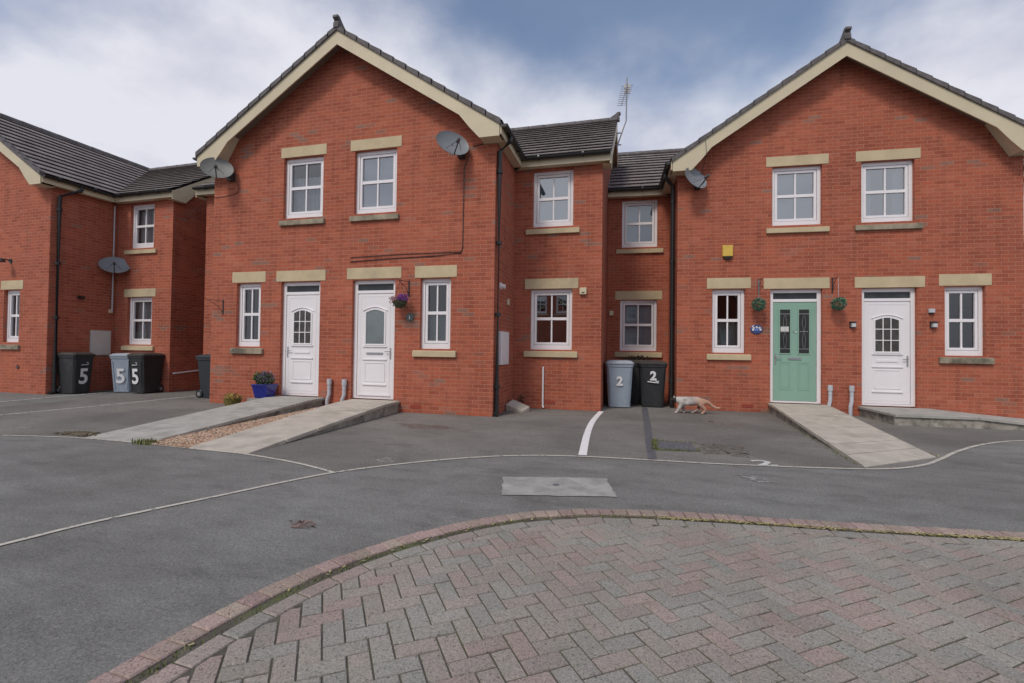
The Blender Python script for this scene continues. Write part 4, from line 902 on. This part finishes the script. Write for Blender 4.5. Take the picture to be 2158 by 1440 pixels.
dish('dark grey satellite dish on the side wall above the meter box', 0, (.32, 1.28, 3.42), (.70, -.55, .62), .31, None, (-.28, .05, -.05))
cb = MB(); cb.tube([(-.52, -.02, 4.95), (-.62, -.012, 4.7), (-.63, -.012, 3.2), (-.66, -.012, 3.08), (-1.1, -.012, 3.045), (-2.1, -.012, 3.025), (-3.04, -.012, 2.99)], .008, 5); cb.tube([(-.66, -.014, 3.10), (-2.0, -.012, 3.10), (-3.04, -.012, 3.075)], .007, 5); cb.tube([(-.45, -.012, 5.10), (-.2, -.012, 5.13), (0.02, -.012, 5.13)], .007, 5)
c_ = thing('cable', 'black dish cable run down and along the left gable in two lines', 'cable', 1); part(cb, 'wire', BLACK, c_)
c_ = thing('cable', 'thin cable hanging from the left corner dish, looping to the wall', 'cable', 1); part(MB().tube([(-5.83, -.10, 4.86), (-5.79, -.02, 4.68), (-5.86, -.012, 4.58), (-6.2, -.012, 4.53), (-6.46, -.012, 4.52)], .006, 5), 'wire', BLACK, c_)
c_ = thing('cable', 'thin cable hanging over the right gable bargeboard to its dish', 'cable', 2); part(MB().tube([(.45, -.06, 5.0), (.52, -.36, 5.42), (.50, -.36, 5.72)], .006, 5), 'wire', BLACK, c_)
an = thing('tv_aerial', 'silver yagi television aerial on a cranked mast above the middle roof', 'aerial', 1, (2.08, 4.5, 0)); AL = mat('dull_aluminium', (.30, .30, .31), .4, metal=.7)
part(MB().tube([(-.02, 0, 6.75), (.22, 0, 7.45), (.23, 0, 8.62)], .018, 8), 'mast', AL, an)
part(MB().tube([(.10, -.5, 7.62), (.23, .0, 8.35), (.25, .1, 8.5)], .011, 6), 'boom', AL, an)
el = MB()
for i in range(11):
    t_ = i/10; q = Vector((.10, -.5, 7.62)).lerp(Vector((.24, .05, 8.42)), t_); h_ = .11+.05*t_; el.tube([q-Vector((h_, -.03, -.02)), q+Vector((h_, -.03, -.02))], .006, 5)
part(el, 'element', AL, an)
part(MB().box(.16, .32, .02, .05, 8.20, 8.46), 'reflector', AL, an)
part(MB().box(-.10, .10, -.02, .02, 6.80, 6.82).box(-.10, .10, -.02, .02, 7.12, 7.14), 'bracket', AL, an)

# ---------------------------------------------------------------- small things on the walls
def bracket(fr, x, z, label, l=.28, sg=-1):
    r = thing('hanging_bracket', label, 'bracket', fr, (x, 0, z), group='wall brackets')
    m_ = MB(); m_.box(-.012, .012, -.012, 0, -.30, .02); m_.tube([(0, -.01, -.01), (sg*l*.5, -l*.8, .01), (sg*l*.55, -l*.86, .035)], .007, 6); m_.tube([(0, -.01, -.26), (sg*l*.12, -l*.3, -.12), (sg*l*.42, -l*.7, -.01)], .006, 6); part(m_, 'iron_bracket', DARKMET, r); return r
bracket(1, -1.73, 2.56, 'black iron bracket holding the basket of purple flowers'); bracket(1, -6.16, 2.24, 'rusty empty iron bracket at the left corner of the left gable', .34)
bracket(2, 1.64, 2.80, 'small rusty bracket above the left green leaf ball', .18, 0.3); bracket(2, 3.04, 2.80, 'small rusty bracket above the right green leaf ball', .18, 0.3)
r = thing('hanging_basket', 'hanging basket of purple and pink flowers by the plain white door', 'hanging basket', 1, (-1.82, -.20, 2.02))
GRN = [(.05, .10, .03), (.04, .08, .03), (.08, .13, .04)]
b_ = MB(); b_.lathe([(0, 0), (.07, .02), (.12, .08), (.14, .14)], (0, 0, 0), 14, col=(.05, .045, .03)); b_.leaves((0, 0, .09), (.14, .14, .09), 260, .035, GRN); part(b_, 'basket', FOL, r)
b_ = MB(); b_.leaves((.05, 0, .19), (.12, .11, .09), 220, .038, [(.16, .03, .35), (.10, .02, .25), (.22, .06, .40)], 0); b_.leaves((-.10, -.02, .16), (.10, .10, .09), 160, .036, [(.42, .16, .22), (.50, .35, .30), (.30, .08, .16), (.12, .14, .05)], 0); part(b_, 'flower', FOL, r)
part(MB().tube([(0, .0, .56), (-.12, 0, .15)], .004, 4).tube([(0, 0, .56), (.12, 0, .15)], .004, 4), 'chain', DARKMET, r)
for x, lab in ((1.59, 'green leaf ball hanging left of the sage green door'), (3.07, 'green leaf ball hanging between the green and white doors')):
    r = thing('topiary_ball', lab, 'leaf ball', 2, (x, -.20, 2.26), group='hanging leaf balls')
    b_ = MB(); b_.leaves((0, 0, 0), (.135, .135, .135), 900, .032, [(.05, .17, .10), (.04, .13, .08), (.08, .22, .14), (.03, .10, .06)], .7); b_.leaves((-.02, -.03, 0), (.13, .13, .13), 26, .022, [(.45, .5, .55), (.2, .35, .5)], .9); part(b_, 'leaf_ball', FOL, r)
    part(MB().tube([(0, 0, .13), (.0, 0, .52)], .004, 4), 'string', PIPEG, r)
r = thing('number_plaque', 'small dark round number 1 plaque right of the plain white door', 'plaque', 1, (-1.70, -.012, 1.86))
Mq = Matrix.Rotation(R(90), 4, 'X') @ Matrix.Diagonal((1.0, .95, 1, 1)); o_ = part(MB().lathe([(0, .012), (.07, .012), (.085, .004), (.085, -.012)], (0, 0, 0), 24, Mq), 'plate', mat('slate_green', (.10, .115, .10), .5), r); text('1', .09, 'numeral', PAINT, o_, Matrix.Translation((0, -.016, -.038)) @ Matrix.Rotation(R(90), 4, 'X'), bold=.004)
r = thing('house_plaque', 'oval blue ceramic plaque with white flowers left of the green door', 'plaque', 2, (1.60, -.012, 1.75))
Mq = Matrix.Rotation(R(90), 4, 'X') @ Matrix.Diagonal((1.15, .95, 1, 1)); o_ = part(MB().lathe([(0, .014), (.09, .012), (.105, .004), (.105, -.012)], (0, 0, 0), 28, Mq), 'plate', mat('blue_glaze', (.05, .07, .20), .25, .2, 20), r)
fl = MB()
for (fx, fz) in ((-.06, .03), (.055, .035), (.075, -.005), (-.07, -.01), (0, .045)):
    for k in range(5): a = k*1.257; fl.lathe([(0, .003), (.011, .002)], (fx+.013*math.cos(a), -.016, fz+.013*math.sin(a)), 7, Matrix.Rotation(R(90), 4, 'X'))
part(fl, 'flower_motif', PAINT, r); fl = MB(); fl.box(-.035, .035, -.0175, -.0145, -.03, .015); part(fl, 'panel', mat('pale_blue_glaze', (.12, .22, .55), .3), r)
r = thing('alarm_box', 'yellow burglar alarm box high on the right gable wall', 'alarm box', 2, (1.02, 0, 3.42))
part(MB().hull8([(-.10, -.06, -.11), (.10, -.06, -.11), (-.11, 0, -.11), (.11, 0, -.11), (-.10, -.05, .13), (.10, -.05, .13), (-.11, 0, .13), (.11, 0, .13)]), 'cover', mat('yellow_plastic', (.62, .42, .07), .5, .1, 8), r, bevel=.01)
part(MB().hull8([(-.06, -.05, -.17), (.06, -.05, -.17), (-.06, 0, -.17), (.06, 0, -.17), (-.09, -.055, -.112), (.09, -.055, -.112), (-.09, 0, -.112), (.09, 0, -.112)]), 'strobe', BLACK, r)
for x, lab in ((3.40, 'small black and silver wall lantern left of the far right white door'), (4.82, 'small black and silver wall lantern right of the far right white door')):
    r = thing('wall_lantern', lab, 'wall light', 2, (x, 0, 1.85), group='small wall lanterns')
    part(MB().box(-.05, .05, -.03, 0, -.06, .07), 'backplate', DARKMET, r, bevel=.004); part(MB().box(-.045, .045, -.10, -.03, .035, .055), 'hood', DARKMET, r, bevel=.004); part(MB().box(-.035, .035, -.09, -.03, -.045, .032), 'lamp_glass', mat('lantern_glass', (.55, .56, .58), .2), r)
r = thing('motion_sensor', 'small grey motion sensor box above the right hand wall lantern', 'sensor', 2, (4.79, 0, 2.12)); part(MB().box(-.05, .05, -.05, 0, -.03, .05), 'case', PIPEG, r, bevel=.008); part(MB().lathe([(0, -.03), (.025, -.02), (.035, 0)], (0, -.03, -.03), 12), 'lens', BLACK, r)
r = thing('wall_light', 'black swan neck wall light at the left edge of the photograph', 'wall light', 0, (-1.42, 0, 3.36)); part(MB().tube([(0, 0, 0), (0, -.10, .02), (.05, -.22, -.0)], .018, 8).tube([(0, 0, 0), (0, -.02, 0)], .06, 12), 'arm', DARKMET, r); part(MB().lathe([(0, .06), (.05, .05), (.10, -.03), (.09, -.03)], (.05, -.22, -.03), 16), 'lamp_shade', DARKMET, r, smooth=True)

# planter, yellow flowers, broken slab
r = thing('planter', 'square glossy blue planter of purple flowers by the left white door', 'planter', 1, (-4.80, -.27, .20)); r.scale = (.78, .78, .88)
BLUE = mat('cobalt_glaze', (.012, .02, .20), .15, .25, 9, spec=.7)
b_ = MB(); b_.hull8([(-.17, -.15, 0), (.17, -.15, 0), (-.17, .15, 0), (.17, .15, 0), (-.23, -.20, .30), (.23, -.20, .30), (-.23, .20, .30), (.23, .20, .30)]); part(b_, 'pot', BLUE, r, bevel=.012)
part(MB().box(-.245, .245, -.215, .215, .29, .325), 'rim', BLUE, r, bevel=.01)
b_ = MB(); b_.leaves((0, 0, .42), (.27, .20, .17), 900, .055, [(.05, .09, .03), (.03, .06, .03), (.07, .10, .05), (.10, .12, .08)], .2, .5); b_.leaves((-.25, 0, .46), (.08, .08, .14), 120, .07, [(.20, .26, .05), (.14, .2, .05)], 0, .8); part(b_, 'foliage', FOL, r)
b_ = MB(); b_.leaves((.04, -.03, .50), (.26, .18, .14), 260, .035, [(.20, .12, .30), (.12, .08, .22), (.32, .24, .40)], .3); part(b_, 'flower', FOL, r)
# planter stands on a low block at the ramp side
pb = thing('plinth_block', 'low concrete block carrying the blue planter beside the ramp', 'block', 1, (-4.83, -.27, 0)); part(MB().box(-.22, .12, -.19, .19, 0, .198), 'block', BLOCKC, pb, bevel=.006)
r = thing('flower_clump', 'low clump of yellow flowers at the foot of the left gable wall', 'flowers', 1, (-5.58, -.28, 0))
b_ = MB(); b_.lathe([(0, 0), (.13, 0), (.17, .14), (.15, .14)], (0, 0, 0), 14, col=(.16, .13, .03)); part(b_, 'pot', ATT, r)
b_ = MB(); b_.leaves((0, 0, .17), (.22, .16, .09), 420, .035, [(.12, .13, .04), (.30, .25, .05), (.18, .17, .05)], .1, .4); part(b_, 'foliage', FOL, r); b_ = MB(); b_.leaves((0, 0, .20), (.21, .15, .06), 200, .028, [(.62, .45, .12), (.60, .38, .16), (.55, .35, .05)], .3); part(b_, 'flower', FOL, r)
r = thing('broken_slab', 'buff slab leaning in the corner behind the left downpipe', 'slab', 1, (.22, .98, 0), R(-18))
part(MB().hull8([(-.16, -.16, .0), (.24, -.16, .0), (-.16, .12, .0), (.24, .12, .0), (-.16, -.16, .14), (.24, -.16, .03), (-.16, .12, .22), (.24, .12, .10)]), 'slab', SLAB, r, bevel=.006)
b_ = MB(); b_.leaves((.0, .2, .22), (.07, .05, .09), 60, .05, [(.03, .025, .02), (.06, .03, .02)], 0); part(b_, 'dead_leaf', FOL, r)
# clutter behind the number 2 bins
r = thing('dead_bush', 'dark bushy tangle poking above the number 2 bins', 'bush', None, (.05, 12.12, 0)); b_ = MB(); b_.leaves((.05, 0, 1.02), (.36, .10, .12), 500, .06, [(.04, .035, .02), (.025, .03, .02), (.07, .05, .035), (.10, .05, .05)], 0); part(b_, 'foliage', FOL, r)
part(MB().tube([(.05, 0, 0), (.1, .02, .6), (.0, 0, 1.05)], .02, 6).tube([(.1, .02, .5), (.28, 0, 1.0)], .012, 6), 'stem', mat('bark', (.07, .05, .04), .9), r)
b_ = MB(); b_.face([(-.05, 0, .0), (.03, -.01, .02), (.05, .01, .20), (.0, .02, .24)]); b_.face([(.0, .02, .24), (.05, .01, .20), (.09, -.02, .27)])
r = thing('paper_scrap', 'torn white paper scrap between the number 2 bins', 'paper', None, (.30, 11.15, .62)); part(b_, 'sheet', mat('crumpled_paper', (.55, .50, .46), .8), r)
# tree far behind the right hand roof
t = thing('tree', 'distant leafy tree, its top just above the far right roof edge', 'tree', None, (15.4, 24, 0)); b_ = MB(); b_.tube([(0, 0, 0), (.1, 0, 4), (0, .1, 8)], [.28, .2, .08], 8)
for k in range(9): a = k*.7; b_.tube([(0, 0, 4+k*.4), (1.1*math.cos(a), 1.1*math.sin(a), 6+k*.42)], [.09, .02], 5)
part(b_, 'trunk', mat('tree_bark', (.10, .08, .06), .9), t); b_ = MB(); tr_ = random.Random(3)
for k in range(46):
    a = tr_.uniform(0, 6.28); q = tr_.uniform(0, 1.7); zz = tr_.uniform(5.2, 10.6); q *= (1-abs(zz-7.6)/4.5)**.5
    b_.leaves((q*math.cos(a), q*math.sin(a), zz), (.55, .55, .45), 150, .13, [(.06, .10, .03), (.09, .13, .05), (.05, .08, .03), (.12, .15, .08)], 0, rn=tr_)
part(b_, 'crown', FOL, t)

# ---------------------------------------------------------------- the cat
def cat():
    S3 = 1.0
    P = {'hip': (.17, 0, .235), 'mid': (.0, 0, .225), 'sh': (-.15, 0, .235), 'nk': (-.22, 0, .25), 'hd': (-.285, 0, .245), 'mz': (-.325, 0, .232),
         'tl1': (.24, .0, .22), 'tl2': (.31, .01, .15), 'tl3': (.38, .01, .11), 'tl4': (.44, .01, .12),
         'fl1': (-.17, -.035, .15), 'fl2': (-.21, -.035, .08), 'fl3': (-.245, -.035, .018), 'fl4': (-.275, -.035, .012),
         'fr1': (-.15, .035, .15), 'fr2': (-.12, .035, .08), 'fr3': (-.11, .035, .018), 'fr4': (-.14, .035, .012),
         'bl1': (.13, -.04, .15), 'bl2': (.20, -.04, .085), 'bl3': (.17, -.04, .02), 'bl4': (.13, -.04, .012),
         'br1': (.12, .04, .15), 'br2': (.10, .04, .08), 'br3': (.03, .04, .02), 'br4': (-.01, .04, .012)}
    Rr = dict(hip=.082, mid=.085, sh=.078, nk=.056, hd=.054, mz=.026, tl1=.036, tl2=.027, tl3=.022, tl4=.016)
    E_ = [('hip', 'mid'), ('mid', 'sh'), ('sh', 'nk'), ('nk', 'hd'), ('hd', 'mz'), ('hip', 'tl1'), ('tl1', 'tl2'), ('tl2', 'tl3'), ('tl3', 'tl4')]
    for l, rt in (('fl', 'sh'), ('fr', 'sh'), ('bl', 'hip'), ('br', 'hip')):
        E_ += [(rt, l+'1'), (l+'1', l+'2'), (l+'2', l+'3'), (l+'3', l+'4')]
        for i, rr in zip('1234', (.046 if l[0] == 'b' else .036, .027, .019, .019)): Rr[l+i] = rr
    ks = list(P); me = bpy.data.meshes.new('cat'); me.from_pydata([P[k] for k in ks], [(ks.index(a), ks.index(b)) for a, b in E_], [])
    o = bpy.data.objects.new('cat', me); C.objects.link(o); sk = o.modifiers.new('s', 'SKIN'); 
    if not me.skin_vertices: me.attributes.new('skin', 'FLOAT', 'POINT')
    for i, k in enumerate(ks): me.skin_vertices[0].data[i].radius = (Rr[k], Rr[k]); me.skin_vertices[0].data[i].use_root = (k == 'hip')
    ss = o.modifiers.new('u', 'SUBSURF'); ss.levels = 2; ss.render_levels = 2
    dg = bpy.context.evaluated_depsgraph_get(); m2 = bpy.data.meshes.new_from_object(o.evaluated_get(dg)); bpy.data.objects.remove(o); m2.shade_smooth(); return m2
m_ = bpy.data.materials.new('cat_fur'); m_.use_nodes = True; t_ = m_.node_tree; b_ = t_.nodes['Principled BSDF']; b_.inputs['Roughness'].default_value = .9
tc = N(t_, 'ShaderNodeTexCoord'); n_ = N(t_, 'ShaderNodeTexNoise', inp={'Scale': 9, 'Detail': 4}); t_.links.new(tc.outputs['Object'], n_.inputs['Vector'])
sx = N(t_, 'ShaderNodeSeparateXYZ'); t_.links.new(tc.outputs['Object'], sx.inputs[0]); mr = N(t_, 'ShaderNodeMapRange', inp={1: -.245, 2: -.255}); t_.links.new(sx.outputs[0], mr.inputs[0])
zr = N(t_, 'ShaderNodeMapRange', inp={1: .10, 2: .12}); t_.links.new(sx.outputs[2], zr.inputs[0]); mz = N(t_, 'ShaderNodeMath', operation='MULTIPLY'); t_.links.new(mr.outputs[0], mz.inputs[0]); t_.links.new(zr.outputs[0], mz.inputs[1])
cr = N(t_, 'ShaderNodeValToRGB'); t_.links.new(n_.outputs[0], cr.inputs[0]); cr.color_ramp.elements[0].position = .35; cr.color_ramp.elements[0].color = (.24, .20, .19, 1); cr.color_ramp.elements[1].position = .6; cr.color_ramp.elements[1].color = (.50, .47, .44, 1)
gr_ = N(t_, 'ShaderNodeMapRange', inp={1: .0, 2: .14}); t_.links.new(sx.outputs[0], gr_.inputs[0]); gm_ = N(t_, 'ShaderNodeMix', data_type='RGBA'); t_.links.new(gr_.outputs[0], gm_.inputs[0]); t_.links.new(cr.outputs[0], gm_.inputs[6]); gm_.inputs[7].default_value = (.46, .27, .19, 1)
mx = N(t_, 'ShaderNodeMix', data_type='RGBA'); t_.links.new(mz.outputs[0], mx.inputs[0]); t_.links.new(gm_.outputs[2], mx.inputs[6]); mx.inputs[7].default_value = (.02, .02, .022, 1); t_.links.new(mx.outputs[2], b_.inputs['Base Color'])
ct = thing('cat', 'white and ginger cat with a black face walking left beside the downpipe', 'cat', None, (1.19, 10.22, .004), R(3)); ct.scale = (1.25, 1.1, 1.12)
me = cat(); me.materials.clear(); me.materials.append(m_); o = bpy.data.objects.new('body', me); C.objects.link(o); o.parent = ct
for s_ in (-1, 1):
    e = MB(); e.tube([(-.275, s_*.022, .278), (-.278, s_*.028, .312)], [.014, .003], 6); part(e, 'ear', mat('pale_ear', (.45, .42, .42), .9), ct)
    e = MB(); e.lathe([(0, -.006), (.006, 0), (0, .006)], (-.318, s_*.020, .254), 8); part(e, 'eye', mat('amber_eye', (.35, .3, .05), .2), ct)

scene.render.engine = 'CYCLES'
